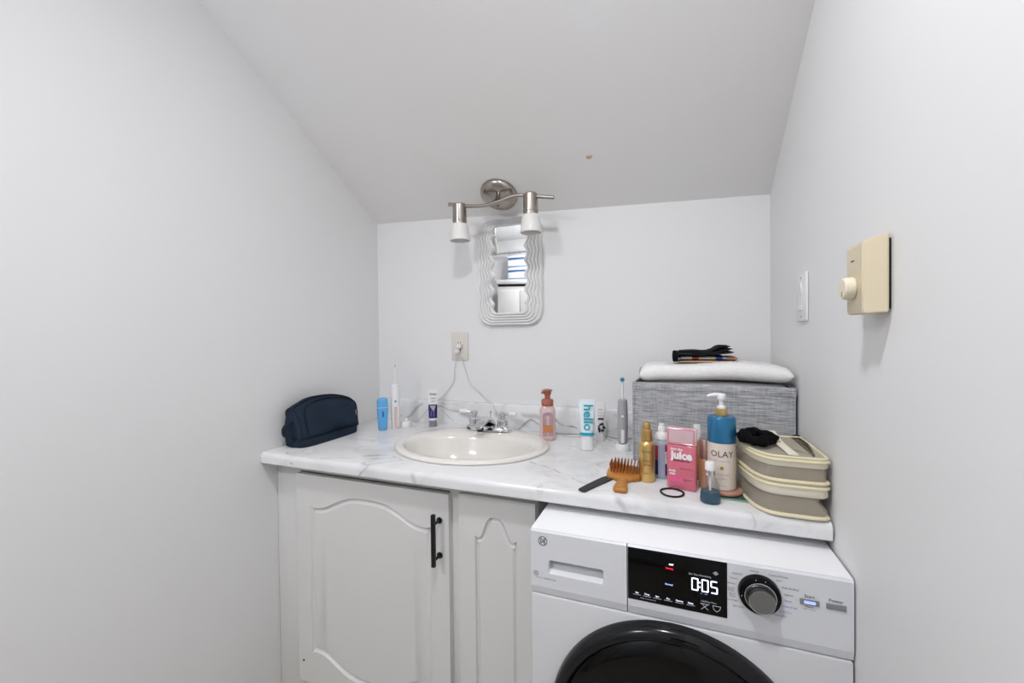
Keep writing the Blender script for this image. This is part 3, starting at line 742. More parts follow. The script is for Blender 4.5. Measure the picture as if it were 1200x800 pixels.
# light switch on the right wall
sw = thing('light_switch', 'white rocker light switch on the wall beside the storage bin', 'switch', (rwx(-.386), -.386, 1.376))
def on_rw(u, z, off): # u along y
    return (rwx(u) - off, u, z)
def rwbox(u0, u1, z0, z1, d0, d1, bev=.001):
    bm = newbox(-d1, -d0, u0, u1, z0, z1, bev=bev)
    for v in bm.verts: v.co.x += rwx(v.co.y)
    return bm
finish('plate', rwbox(-.430, -.346, 1.317, 1.433, .0005, .006, .002), M['white'], sw)
g = prism([(-.0062, 1.342), (-.0098, 1.344), (-.0066, 1.376), (-.0125, 1.408), (-.0062, 1.410)], -.403, -.373, 'Y')
for v in g.verts: v.co.x += rwx(v.co.y)
finish('rocker', g, M['white'], sw, angle=20)
for z in (1.328, 1.422): finish('screw', lathe([(0, -.0066), (.0028, -.0066), (.0028, -.0058), (0, -.0058)], 10, 'X', (rwx(-.388), -.388, z)), M['greybtn'], sw)

# thermostat
th = thing('thermostat', 'almond box thermostat with round knob on the side wall', 'thermostat', (rwx(-.81), -.81, 1.375))
finish('back_plate', rwbox(-.8345, -.780, 1.322, 1.424, .0005, .0045, .0005), M['slot'], th)
ty0, ty1 = -.8405, -.774
g = bmesh.new()
pr = [(-.0048, 1.3165), (-.0048, 1.4315), (-.033, 1.4225), (-.0355, 1.4195), (-.0355, 1.3195), (-.033, 1.3150)]
prism(pr, ty0, ty1, 'Y', bm=g)
for v in g.verts:
    if v.co.x < -.03:   # slightly narrower front
        v.co.y = ty0 + .0035 if v.co.y < -.8 else ty1 - .0035
bmesh.ops.bevel(g, geom=g.edges[:], offset=.0016, segments=2, affect='EDGES')
for v in g.verts: v.co.x += rwx(v.co.y)
finish('cover', g, M['almond'], th, angle=30)
tk = finish('dial', lathe([(0, -.0500), (.0145, -.0500), (.0165, -.048), (.0175, -.0375), (.0165, -.0358), (0, -.0358)], 36, 'X', (rwx(-.804), -.804, 1.3555)), M['almond2'], th)
finish('pointer', newbox(rwx(-.804) - .0505, rwx(-.804) - .0499, -.8045, -.8035, 1.343, 1.351), M['ink'], th)
finish('name_mark', newbox(rwx(-.8) - .0360, rwx(-.8) - .0354, -.808, -.796, 1.3965, 1.3985), M['ink'], th)

# ------------------------------------------------------------------ vanity light on the sloping ceiling
vl = thing('vanity_light', 'brushed nickel two-head light with wavy bar on the sloping ceiling', 'light fixture', (.654, -.089, cz(.654, -.089)))
q = CN.to_track_quat('Z', 'Y').to_matrix().to_4x4()
cm = Matrix.Translation((.652, -.092, cz(.652, -.092))) @ q
bm = lathe([(0, .0006), (.0735, .0006), (.074, .006), (.071, .014), (.062, .022), (.045, .0275), (.02, .0295), (0, .030)], 48); bm.transform(cm)
finish('canopy', bm, M['nickel'], vl)
for dx, dy in ((.012, .030), (-.012, -.030)):
    b_ = lathe([(0, .0262), (.003, .0262), (.003, .0305), (0, .0305)], 10, c=(dx, dy, 0)); b_.transform(cm)
    finish('screw', b_, M['slot'], vl)
BYY = -.150
def fxs(x, z): return 1.2669 + (x - 1.2669) * .9863, 1.2878 + (z - 1.2878) * .9863
barp = [(.4506, BYY, 1.8125), (.475, BYY, 1.8085), (.500, BYY, 1.8025), (.535, BYY, 1.7960), (.577, BYY, 1.7905), (.62, BYY, 1.7900), (.670, BYY, 1.7985), (.705, BYY, 1.8065), (.7359, BYY, 1.8105), (.765, BYY, 1.8080), (.7926, BYY, 1.8020), (.84, BYY, 1.7925), (.8797, BYY, 1.7850)]
barp = [(fxs(x, z)[0], y, fxs(x, z)[1]) for x, y, z in barp]
finish('stem', tube([(.652, -.092 - .010, cz(.652, -.092) - .022), (.655, BYY, 1.789)], .009, 16), M['nickel'], vl)
finish('bar', tube(catmull(barp, 6), .0068, 16), M['nickel'], vl)
for x, zt in (fxs(.4985, 1.809), fxs(.7915, 1.812)):
    hd = finish('lamp_head', lathe([(0, zt + .002), (.010, zt + .002), (.022, zt - .001), (.0262, zt - .006), (.0265, zt - .062), (.0285, zt - .063), (.0285, zt - .067), (.0265, zt - .068), (.0265, zt - .078), (0, zt - .078)], 32, c=(x, BYY, 0)), M['nickel'], vl)
    s_ = finish('lamp_shade', lathe([(.0272, zt - .0785), (.031, zt - .080), (.0335, zt - .095), (.0385, zt - .132), (.0398, zt - .143), (.0375, zt - .143), (.0355, zt - .131), (.030, zt - .095), (.0268, zt - .082)], 32, c=(x, BYY, 0)), M['frost'], vl)
    b_ = finish('bulb', lathe([(.010, zt - .0785), (.012, zt - .095), (.018, zt - .110), (.019, zt - .122), (.012, zt - .131), (0, zt - .134)], 20, c=(x, BYY, 0)), M['white'], vl)

# ------------------------------------------------------------------ wavy mirror
mi = thing('wall_mirror', 'small mirror in a white wavy ribbed frame hanging on the back wall', 'mirror', (.6600, -.001, 1.5495))
MX, MZ = .6600, 1.5495
def mring(k, y):
    """outline of the frame, k = 0 outside .. 1 inside"""
    cx = MX + k * -.0035; cz_ = MZ + k * .011
    hw = .1385 + (.0715 - .1385) * k; hh = .2175 + (.1765 - .2175) * k; r = .058 + (.020 - .058) * k
    A = .0014 + .0052 * k
    pts = []
    base = []
    n = 26
    # straight sides are sampled densely for the waves
    def corner(cx0, cz0, a0):
        for i in range(9):
            a = a0 + PI / 2 * i / 8; base.append((cx0 + r * math.cos(a), cz0 + r * math.sin(a)))
    corner(hw - r, hh - r, 0)
    for i in range(1, 12): base.append((hw - r - (2 * hw - 2 * r) * i / 12, hh))
    corner(-hw + r, hh - r, PI / 2)
    for i in range(1, 72): base.append((-hw, hh - r - (2 * hh - 2 * r) * i / 72))
    corner(-hw + r, -hh + r, PI)
    for i in range(1, 12): base.append((-hw + r + (2 * hw - 2 * r) * i / 12, -hh))
    corner(hw - r, -hh + r, 1.5 * PI)
    for i in range(1, 72): base.append((hw, -hh + r + (2 * hh - 2 * r) * i / 72))
    for x, z in base:
        zz = z * (.1765 / hh)        # the same number of waves on each ring
        fade = max(0, min(1, (.158 - abs(zz)) / .02))
        if abs(x) > hw * .8:
            d = A * math.sin(2 * PI * (zz + .012) / .0588) * fade
            x = x + math.copysign(1, x) * d
        pts.append((cx + x, y, cz_ + z))
    return pts
rings = [mring(0, -.001), mring(0, -.012)]
NR = 5
for i in range(NR):
    for j in range(1, 7):
        k = (i + j / 6) / NR; rings.append(mring(k, -.0115 - .0100 * math.sin(PI * j / 6) ** .6 + .0))
rings.append(mring(1.0, -.006))
finish('frame', rings_loft(rings, cap0=True, cap1=False), M['frame'], mi, angle=70)
gm = bmesh.new(); vs = [gm.verts.new((p[0], -.0075, p[2])) for p in mring(1.0, 0)]; gm.faces.new(vs)
vs2 = [gm.verts.new((p[0], -.0062, p[2])) for p in mring(1.0, 0)]; gm.faces.new(vs2)
for i in range(len(vs)): gm.faces.new((vs[i], vs[(i + 1) % len(vs)], vs2[(i + 1) % len(vs)], vs2[i]))
finish('mirror_glass', gm, M['mirror'], mi, smooth=False)

# ------------------------------------------------------------------ things on the counter
CZ = H + .0004
def item(name, label, cat, x, y, z=CZ, extra=0, group=None):
    return thing(name, label, cat, (x, y, z), face_cam(x, y, extra), group)

# navy toiletry bag lying along the side wall
tb = thing('toiletry_bag', 'navy blue canvas toiletry bag with side handle at the counter end', 'bag', (.056, -.395, CZ), 0)
Y0, Y1 = -.136, .142
def bagpt(t, a):
    """t along the length, a round the section; local coordinates"""
    y = Y0 + (Y1 - Y0) * t
    e = 1 - abs(2 * t - 1) ** (5 if t < .5 else 12)
    e = max(e, 0) ** .34
    hh = .138 + .030 * math.sin(PI * min(1, t * 1.05)) ** .8 - .012 * t
    hw = .050
    c, s = math.cos(a), math.sin(a)
    n = 3.0
    x = hw * math.copysign(abs(c) ** (2 / n), c) * (.55 + .45 * e)
    z = .5 + .5 * math.copysign(abs(s) ** (2 / n), s)
    # narrower and leaning towards the wall at the top
    top_ = z ** 1.5
    x = x * (1 - .38 * top_) - .010 * top_
    z = z * (hh * (.80 + .20 * e) - .001 * 0)
    yy = y + (.026 * (t - .5) * 2 * (z / .15) ** 2 if t > .5 else -.004 * (z / .15))
    yy += .010 * math.sin(3 * z / .15 * PI) * max(0, (t - .9)) * 3
    x += .0022 * math.sin(y * 60 + z * 50) * top_ + .0018 * math.sin(z * 110 + y * 25)
    return Vector((x, yy, z))
NT, NA = 40, 48
tt = [.5 - .5 * math.cos(PI * i / NT) for i in range(NT + 1)]
rings = [[bagpt(min(.9995, max(.0005, t)), 2 * PI * k / NA) for k in range(NA)] for t in tt]
part('body', rings_loft(rings), M['navy'], tb, angle=70)
# base band
rb = [(x, y) for x, y in sell(.0515, .139, 5, 48, (0, .003))]
part('base_band', rings_loft([[(x * k, y * k, z) for x, y in rb] for k, z in ((.97, 0), (1.0, .004), (1.0, .026), (.985, .0285))]), M['navy'], tb, angle=50)
part('piping', tube([(x * 1.004, y * 1.004, .0285) for x, y in rb], .0018, 8, True), M['navyd'], tb)
def bagface(t, zf, off=.002):
    """a point on the room-facing side at a height fraction"""
    s = 2 * zf - 1; s = math.copysign(abs(s) ** 1.5, s); a = math.asin(max(-1, min(1, s)))
    p = bagpt(t, a); p.x += off; return p
pk = [(.10, .20), (.09, .50), (.10, .78), (.16, .90), (.30, .935), (.50, .94), (.70, .945), (.88, .955), (.965, .93), (.985, .75), (.975, .5), (.965, .22)]
part('pocket_piping', tube(catmull([bagface(t, z, .0035) for t, z in pk], 5), .0026, 8), M['navyd'], tb)
# raised pocket panel
bm = bmesh.new(); G = []
for i in range(17):
    row = []
    for j in range(11):
        t = .115 + (.955 - .115) * i / 16; z = .20 + (.925 - .20) * j / 10
        b_ = min(1, 5 * min(i / 16, 1 - i / 16, j / 10, 1 - j / 10))
        p = bagface(t, z, .0015 + .0075 * b_ ** .5 + .0015 * math.sin(t * 19 + z * 7)); row.append(bm.verts.new(p))
    G.append(row)
for i in range(16):
    for j in range(10): bm.faces.new((G[i][j], G[i + 1][j], G[i + 1][j + 1], G[i][j + 1]))
part('front_pocket', bm, M['navy'], tb, angle=80)
zp = [bagpt(t, PI * .5 - .25) + Vector((0, 0, .002)) for t in [.02, .06, .12, .2, .3, .4, .5, .6, .7, .8, .9, .96, .985]]
part('zipper', tube(catmull(zp, 4), .0028, 8), M['navyd'], tb)
part('seam_piping', tube(catmull([bagpt(.03, a) * 1.0 + Vector((0, -.001, 0)) for a in [x * PI / 12 - .3 for x in range(0, 12)]], 3), .002, 8), M['navyd'], tb)
hp = [(.018, -.122, .030), (.012, -.150, .036), (.008, -.172, .046), (.006, -.176, .066), (.004, -.166, .082), (.002, -.145, .088), (.002, -.120, .090)]
part('side_handle', tube(catmull(hp, 6), .002, 10, flat=(.0018, .0085), up=(1, 0, 0)), M['navyd'], tb)
part('zipper_pull', tube([(.040, -.128, .050), (.043, -.134, .036)], .0022, 8), M['navyd'], tb)

# toothbrushes
def toothbrush(x, y, z, label, body, head, h, hz, R_, front, group=None):
    t = item('electric_toothbrush', label, 'toothbrush', x, y, z)
    part('handle_body', lathe([(0, 0), (R_ * .82, 0), (R_ * .92, .004), (R_, h * .3), (R_, h * .7), (R_ * .92, h * .93), (R_ * .8, h * .985), (R_ * .4, h), (0, h)], 28), body, t)
    part('grip_strip', patch(R_ + .0006, -.30, .30, h * .02, h * (.5 if body is M['white'] else .32), n=8), front, t)
    part('power_button', lathe([(0, -R_ - .0022), (.0042, -R_ - .0022), (.005, -R_ * .9), (0, -R_ * .9)], 18, 'Y', (0, 0, h * .62), sx=.9), M['teal'] if body is M['white'] else M['white'], t)
    hd_ = part('brush_head', tube(catmull([(0, 0, h - .002), (0, 0, h + .012), (0, -.001, h + .03), (0, 0, hz - .012), (0, .001, hz - .004)], 5), [.0052] * 6 + [.0038] * 8 + [.0026] * 7, 12), M['white'], t)
    part('head_plate', lathe([(0, .003), (.0068, .003), (.0072, .0), (.0066, -.0035), (0, -.0035)], 20, 'Y', (0, 0, hz)), M['white'] if head is M['bristle'] else head, t)
    part('bristles', lathe([(.0058, -.0035), (.0062, -.0105), (0, -.0105)], 20, 'Y', (0, 0, hz)), head, t)
    if head is M['bristle']: part('blue_bristles', newbox(-.0012, .0012, -.0115, -.004, hz - .005, hz + .005), M['bristled'], t)
    return t
toothbrush(.206, -.160, CZ, 'white electric toothbrush with pale pink grip in the counter corner', M['white'], M['bristle'], .182, .258, .0185, M['pinkstrip'])
chg = thing('toothbrush_charger', 'small white charger puck beside the white toothbrush', 'charger', (.235, -.127, CZ))
part('base', rings_loft([[(x, y, z) for x, y in sell(a, b, 3, 28)] for a, b, z in ((.020, .017, 0), (.0205, .0175, .003), (.018, .015, .020), (.014, .011, .024))]), M['white'], chg)
part('peg', lathe([(.005, .022), (.005, .034), (.003, .036), (0, .036)], 14), M['white'], chg)
ch2 = thing('toothbrush_charger', 'round white charging base under the grey toothbrush', 'charger', (1.122, -.198, CZ))
part('base', lathe([(0, 0), (.0235, 0), (.0245, .003), (.0235, .016), (.0205, .0215), (0, .0215)], 32), M['white'], ch2)
part('peg', lathe([(.006, .021), (.006, .0225), (0, .0225)], 14), M['white'], ch2)
t = toothbrush(1.122, -.198, CZ + .0229, 'grey electric toothbrush with teal head standing on its charging base', M['greybody'], M['tealhead'], .144, .206, .0165, M['white'])

# blue travel case
cs = item('toothbrush_case', 'translucent blue upright toothbrush travel case next to the side wall', 'case', .178, -.207, extra=.1)
rg = [[(x, y, z) for x, y in sell(a, b, 3.4, 32)] for a, b, z in ((.014, .009, 0), (.017, .0115, .003), (.0185, .0125, .03), (.021, .0145, .075), (.021, .0145, .118), (.019, .0125, .127), (.014, .008, .1305))]
part('case_body', rings_loft(rg), M['bluepl'], cs, angle=50)
part('inner_brush', newbox(-.003, .003, -.0152, -.0148, .055, .078, bev=0), mat('deep_blue_print', '1C5FA8', .4), cs)
part('lid_seam', tube([(x, y, .092) for x, y in sell(.0212, .0147, 3.4, 32)], .0006, 6, True), M['white'], cs)

# toothpaste tubes stand on their caps
def tube_item(label, x, y, w_, h, caph, capr, capm, bodym, extra=0, lab=None, name='toothpaste_tube', dz=.012):
    t = item(name, label, 'toothpaste', x, y, extra=extra)
    part('cap', lathe([(0, 0), (capr * .96, 0), (capr, .001), (capr * .94, caph), (0, caph)], 32, sy=dz / capr if dz < capr else 1), capm, t)
    rg = []
    for i in range(13):
        k = i / 12; z = caph + .0003 + (h - caph) * k
        a = capr * .98 + (w_ / 2 - capr * .98) * min(1, k * 1.4) ** .8; b = dz * (1 - k ** 1.6) + .0008
        rg.append([(px, py, z) for px, py in sell(a, b, 2.2 + 1.5 * k, 36)])
    part('tube', rings_loft(rg), bodym, t, angle=50)
    part('crimp', newbox(-w_ / 2, w_ / 2, -.0011, .0011, h - .004, h + .004, bev=.0004), bodym, t)
    return t
def tfront(z, h, caph, dz): k = max(0, (z - caph) / (h - caph)); return -(dz * (1 - k ** 1.6) + .0008) - .0005
tp = tube_item('small toothpaste tube with dark purple label and grey cap behind the sink', .336, -.082, .040, .1505, .026, .0165, M['greycap'], M['white'])
def flat_label(name, t, w0, w1, z0, z1, m, h, caph, dz, off=0.0):
    bm = bmesh.new(); A = []
    for i in range(9):
        z = z0 + (z1 - z0) * i / 8; k = max(0, (z - caph) / (h - caph)); b = dz * (1 - k ** 1.6) + .0008
        ww = w0 + (w1 - w0) * i / 8; row = []
        for j in range(9):
            u = -1 + 2 * j / 8; x = ww / 2 * u
            yy = -b * (max(0, 1 - abs(u * .93) ** 2.6)) ** (1 / 2.6) - .0006 - off
            row.append(bm.verts.new((x, yy, z)))
        A.append(row)
    for i in range(8):
        for j in range(8): bm.faces.new((A[i][j], A[i][j + 1], A[i + 1][j + 1], A[i + 1][j]))
    return part(name, bm, m, t)
flat_label('label', tp, .034, .037, .036, .089, M['purple'], .1505, .026, .012)
flat_label('label_stripe', tp, .037, .037, .089, .093, M['ink'], .1505, .026, .012, .0002)
bm = bmesh.new(); vs = [bm.verts.new((x, -.0120, z)) for x, z in ((-.014, .0885), (.012, .0885), (.006, .070), (.002, .064))]; bm.faces.new(vs)
part('label_flash', bm, M['clearpl'], tp)
text('lettering', 'Crest', .012, M['ink'], tp, (.001, -.0075, .136), bold=.0003)
text('lettering', 'PRO', .010, M['ink'], tp, (.003, -.0095, .118)); text('lettering', 'HEALTH', .006, M['ink'], tp, (.003, -.0100, .106))
text('lettering', 'Advanced', .009, M['clearpl'], tp, (.004, -.0130, .062), spin=-PI / 2)
text('lettering', 'whitening', .006, M['clearpl'], tp, (-.007, -.0130, .056), spin=-PI / 2)

HH = .161
hl = tube_item('white toothpaste tube with large turquoise lettering standing on its cap', 1.011, -.228, .052, HH, .046, .0215, M['white'], mat('ice_white_tube', 'E2ECF0', .3), dz=.0175)
flat_label('label_band', hl, .044, .045, .048, .058, M['teal'], HH, .046, .0175)
text('lettering', 'hello', .0420, M['teal'], hl, (.003, -.0172, .107), spin=-PI / 2, bold=.0008, sx=1.06)
text('lettering', 'fluoride', .0075, M['clearpl'], hl, (.006, -.0186, .066))
t2 = tube_item('smaller white toothpaste tube with black floral print behind the turquoise one', 1.034, -.100, .038, .134, .030, .0165, M['white'], M['white'], extra=.1, dz=.013)
bm = bmesh.new()
random.seed(3)
for i in range(11):
    x = random.uniform(-.012, .014); z = .036 + random.uniform(0, .030); r = random.uniform(.003, .007); a0 = random.uniform(0, 3)
    vs = [bm.verts.new((x + r * math.cos(a0 + k * PI / 3) * (1 if k % 2 else .45), -.0146 - .0001 * i, z + r * math.sin(a0 + k * PI / 3))) for k in range(6)]; bm.faces.new(vs)
part('floral_print', bm, M['inkdark'], t2, smooth=False)
part('label_bar', newbox(-.009, .011, -.0128, -.0124, .076, .082), M['inkdark'], t2, smooth=False)
text('lettering', 'hello', .008, M['ink'], t2, (.0, -.0112, .112)); text('lettering', 'charcoal', .006, M['greybtn'], t2, (.001, -.0118, .101)); text('lettering', 'whitening', .006, M['greybtn'], t2, (.001, -.0125, .091))

# foaming hand soap
so_ = item('soap_bottle', 'pink foaming hand soap bottle with copper pump behind the sink rim', 'soap bottle', .853, -.145, extra=.05)
rg = [[(x, y, z) for x, y in sell(a, b, 3.0, 40)] for a, b, z in ((.024, .018, 0), (.0275, .021, .004), (.0285, .0215, .012), (.0285, .0215, .100), (.027, .020, .112), (.020, .017, .121), (.0175, .0165, .1235))]
part('bottle', rings_loft(rg), M['soap'], so_, angle=50)
def solid_label(name, t, outline, y, m):
    bm = bmesh.new()
    for p in [outline]: vs = [bm.verts.new((a, y + 4.5 * a * a, b)) for a, b in p]; bm.faces.new(vs)
    return part(name, bm, m, t, smooth=False)
arch_ = [(-.019, .016), (.019, .016), (.0195, .088)] + [(.0195 * math.cos(a * PI / 10), .088 + .014 * math.sin(a * PI / 10)) for a in range(1, 10)] + [(-.0195, .088)]
solid_label('label', so_, arch_, -.0231, M['soaplab'])
solid_label('label_band', so_, [(-.0165, .030), (.0165, .030), (.0165, .056), (-.0165, .056)], -.0234, M['soaporange'])
text('lettering', 'vanilla', .0085, M['soaplab'], so_, (0, -.0240, .048)); text('lettering', 'hand soap', .006, M['soaplab'], so_, (0, -.0240, .038)); text('lettering', 'Foaming', .0085, M['soap'], so_, (0, -.0240, .082)); text('lettering', 'gentle', .006, M['soap'], so_, (0, -.0240, .070))
pu = part('pump_collar', lathe([(.0, .1237), (.0215, .1237), (.022, .126), (.022, .142), (.0195, .146), (.010, .148), (.010, .160), (.0125, .163), (0, .163)], 32), M['copper'], so_)
pt = part('pump_head', lathe([(0, .163), (.0125, .163), (.014, .166), (.014, .178), (.012, .1815), (0, .182)], 32), M['copper'], so_)
part('spout', tube([(0, 0, .173), (-.014, -.014, .174), (-.020, -.020, .1715)], [.006, .0052, .0045], 12), M['copper'], pt)
part('spout_ring', lathe([(.0142, .175), (.0185, .176), (.0185, .1795), (.0142, .180)], 28), M['copper'], pt)

# bamboo paddle brush lying on its back, pins up
br = thing('hair_brush', 'bamboo paddle hair brush with wooden pins up on the marble counter', 'hair brush', (1.152, -.45, CZ), .02)
def outline_brush():
    L_ = [(.0, -.137), (.012, -.136), (.0165, -.128), (.0155, -.105), (.0125, -.080), (.0135, -.062), (.022, -.052), (.036, -.045), (.0425, -.034), (.044, -.010), (.043, .025), (.038, .043), (.022, .052), (0, .054)]
    pts = catmull([(a, b, 0) for a, b in L_], 4)
    r_ = [(p.x, p.y) for p in pts]; l_ = [(-p.x, p.y) for p in pts[::-1]][1:-1]
    return r_ + l_
ob = outline_brush()
def scaled(poly, d): return offset_poly(poly, d)
rg = [[(x, y, z) for x, y in p] for p, z in ((scaled(ob, .003), 0), (ob, .004), (ob, .009), (scaled(ob, .003), .0125))]
part('paddle', rings_loft(rg), M['wood'], br, angle=50)
part('cushion', rings_loft([[(x * k, .0 + y * k, z) for x, y in sell(.036, .040, 3, 36)] for k, z in ((1, .0126), (.97, .0150), (.8, .0162))]), mat('tan_cushion', 'A8682A', .6), br)
g = bmesh.new()
for i in range(9):
    for j in range(8):
        x = -.031 + .062 * i / 8; y = -.033 + .066 * j / 7
        if (x / .035) ** 4 + (y / .038) ** 4 > 1.05: continue
        tx, ty = x * 1.14, y * 1.10
        tube([(x, y, .0155), (tx, ty, .0345), (tx, ty, .0355)], [.0012, .0014, .0009], 7, bm=g)
o = part('pins', g, M['woodpin'], br); o['kind'] = 'stuff'

# nail file
nf = thing('nail_file', 'charcoal grey nail file lying in front of the bamboo brush', 'nail file', (1.094, -.540, CZ), .42 + .02)
fl_pts = [(-.010, -.066), (.002, -.069), (.010, -.062), (.0115, -.02), (.0115, .064), (-.0115, .056), (-.0125, -.02)]
bm = prism([(x, y) for x, y in [(p.x, p.y) for p in catmull([(a, b, 0) for a, b in fl_pts + fl_pts[:1]], 5)][:-1]], 0, .0035, bev=.0006)
bm.transform(Matrix.Rotation(-PI / 2 * 0 - .86, 4, 'Z'))
part('board', bm, M['file'], nf)

# hair tie
ht_ = thing('hair_tie', 'thin black elastic hair tie lying before the pink perfume', 'hair tie', (1.2705, -.545, CZ), 0)
part('elastic', tube([(.0255 * math.cos(t * PI / 20) * (1 + .03 * math.sin(3 * t * PI / 20)), .0265 * math.sin(t * PI / 20), .0022) for t in range(40)], .0022, 8, True), M['rubber'], ht_)

# gold bottle
gb = item('spray_bottle', 'slim gold hair oil bottle with gold cap beside the bamboo brush', 'bottle', 1.2105, -.474)
part('bottle', lathe([(0, 0), (.0175, 0), (.0195, .003), (.0195, .092), (.0185, .098), (.0145, .1025), (.013, .104), (0, .104)], 40), M['gold'], gb)
part('cap', lathe([(0, .1043), (.0145, .1043), (.0148, .107), (.0140, .130), (.0105, .133), (.0098, .1335), (.0094, .149), (.0085, .1505), (0, .1505)], 36), M['goldcap'], gb)
for s, z, sz in (('PANTENE', .078, .0062), ('miracle', .056, .0075), ('rescue', .046, .0075), ('PRO-V', .024, .0056)):
    text('lettering', s, sz, M['golddark'], gb, (0, 0, z), R=.0198)

# white fine-mist spray
sb_ = item('spray_bottle', 'clear spray bottle with white cap and red and navy label', 'bottle', 1.2465, -.434)
part('bottle', lathe([(0, 0), (.0165, 0), (.0182, .003), (.0182, .088), (.0165, .097), (.0135, .101), (0, .101)], 36), M['clearpl'], sb_)
part('label_red', patch(.0185, -1.5, -.55, .050, .086), M['redprint'], sb_); part('label_navy', patch(.0185, -1.5, -.55, .010, .049), M['navyprint'], sb_)
part('label_navy', patch(.0185, .45, 1.5, .010, .040), M['navyprint'], sb_); part('label_red', patch(.0185, .45, 1.5, .072, .090), M['redprint'], sb_)
part('label_white', patch(.0185, .45, 1.5, .0405, .0715), M['white'], sb_)
part('label_silver', patch(.0184, -.54, .44, .008, .088), mat('silver_label', 'A9AFC6', .35), sb_)
for z in (.056, .064): text('lettering', 'B5', .007, M['inkdark'], sb_, (0, 0, z), R=.0188, rotz=.75)
part('cap', lathe([(0, .1013), (.0165, .1013), (.0168, .104), (.0160, .114), (.0135, .118), (.0095, .119), (.0095, .132), (.0085, .134), (.0070, .1345), (.007, .141), (0, .1415)], 32), M['white'], sb_)

# pink perfume
pf = thing('perfume_bottle', 'flat rectangular pink glass perfume bottle with bold white lettering', 'perfume', (1.2935, -.5045, CZ), -.225)
HW = .0335; PH = .1495
def vbox(x0, x1, y0, y1, z0, z1, bev): return newbox(x0, x1, y0, y1, z0, z1, bev=bev, seg=3)
part('glass_body', vbox(-HW, HW, -.0115, .0115, 0, .108, .004), M['pink'], pf)
part('perfume_liquid', vbox(-HW + .005, HW - .005, -.0075, .0075, .007, .099, .002), M['pinkin'], pf)
cp = part('cap', vbox(-HW - .0005, HW + .0005, -.012, .012, .1084, PH, .004), M['pinkclear'], pf)
part('cap_rim', tube([(x, -.0118, z) for x, z in rrect(-HW + .004, HW - .004, .112, PH - .003, .004, 4)], .0016, 8, True), M['pink'], cp)
part('atomiser', lathe([(0, .1086), (.0085, .1086), (.0085, .116), (.0065, .1185), (.0042, .1195), (.0042, .130), (0, .1305)], 20), M['chrome'], cp)
text('lettering', 'juice', .026, M['white'], pf, (.001, -.0118, .083), bold=.0013, sx=.98)
text('lettering', 'into the', .0085, M['white'], pf, (-.010, -.0118, .0975), bold=.0003)
text('lettering', 'watermelon ice', .0062, M['inkdark'], pf, (.0, -.0118, .0705), bold=.0002)
text('lettering', 'body\nmist', .0075, M['white'], pf, (-.020, -.0118, .041), bold=.0003)
part('label', newbox(-.0265, .004, -.0120, -.0117, .018, .031), M['pinklab'], pf, smooth=False)
text('lettering', 'fragrance', .0055, M['inkdark'], pf, (.015, -.0118, .026)); text('lettering', '250 mL  8.4 fl oz', .0042, M['inkdark'], pf, (.012, -.0118, .052))

# amber bottle behind
ab = item('serum_bottle', 'amber bottle with white pump cap behind the pink perfume', 'bottle', 1.3320, -.4150)
part('bottle', lathe([(0, 0), (.0115, 0), (.0130, .003), (.0130, .088), (.0115, .093), (.009, .095), (0, .095)], 28), M['amber'], ab)
part('collar', lathe([(.0118, .0953), (.0122, .0955), (.0122, .100), (.0118, .1005), (0, .1005), (0, .0953)], 28), M['goldcap'], ab)
part('cap', lathe([(0, .1007), (.0105, .1007), (.0108, .103), (.0105, .128), (.009, .1305), (.0085, .140), (0, .1410)], 28), M['white'], ab)

# rose gold cylinder
rg_ = item('foundation_bottle', 'slim peach liquid bottle with rose gold cap beside the pink perfume', 'bottle', 1.3465, -.4765)
part('bottle', lathe([(0, 0), (.0135, 0), (.0145, .002), (.0145, .068), (.013, .071), (0, .071)], 32), M['peach'], rg_)
part('neck', lathe([(.0125, .0712), (.0125, .077), (0, .077), (0, .0712)], 28), M['rosegold'], rg_)
part('cap', lathe([(0, .0772), (.0148, .0772), (.0150, .079), (.0150, .117), (.0142, .1185), (0, .1188)], 36), M['rosegold'], rg_)
text('lettering', 'glow', .008, M['rosegold'], rg_, (0, 0, .040), R=.0147)

# glass tray, coral dish and pump bottle
tr = thing('glass_tray', 'thin clear glass tray with green edge under the coral dish', 'tray', (1.402, -.4970, CZ), -.07)
part('plate', newbox(-.042, .036, -.050, .052, 0, .004, bev=.0005), M['glassgreen'], tr)
part('edge', newbox(-.0422, .0362, -.0510, -.0501, .0003, .0037), M['glassedge'], tr)
ds = thing('soap_dish', 'round coral pink dish under the tall pump bottle', 'dish', (1.386, -.5075, CZ + .0043))
part('dish', lathe([(0, 0), (.030, 0), (.036, .003), (.0375, .007), (.0365, .010), (.032, .0115), (0, .0115)], 44), M['coral'], ds)
OR = .0305
ol = item('pump_bottle', 'tall metallic blue and cream lotion pump bottle beside the mesh bag', 'bottle', 1.3795, -.5075, CZ + .016, extra=.02)
part('bottle', lathe([(0, 0), (.028, 0), (OR - .0003, .002), (OR, .006), (OR, .1075), (0, .1075)], 56), M['ocream'], ol)
part('shoulder', lathe([(.0, .1077), (OR + .0003, .1077), (OR + .0005, .110), (OR + .0003, .160), (OR - .002, .1665), (OR - .007, .1685), (.010, .169), (0, .169)], 56), M['oblue'], ol)
part('collar', lathe([(0, .1692), (.0125, .1692), (.0128, .171), (.0125, .184), (.0115, .185), (0, .185)], 36), M['gold'], ol)
pm = part('pump_head', lathe([(0, .1852), (.0095, .1852), (.009, .190), (.0048, .192), (.0048, .204), (.0085, .2055), (.0092, .2065), (.0092, .2160), (.008, .2185), (0, .2190)], 28), M['white'], ol)
part('nozzle', tube([(.002, 0, .2150), (-.012, -.003, .2165), (-.024, -.006, .2150), (-.030, -.007, .2125)], [.005, .0045, .0038, .0028], 14), M['white'], pm)
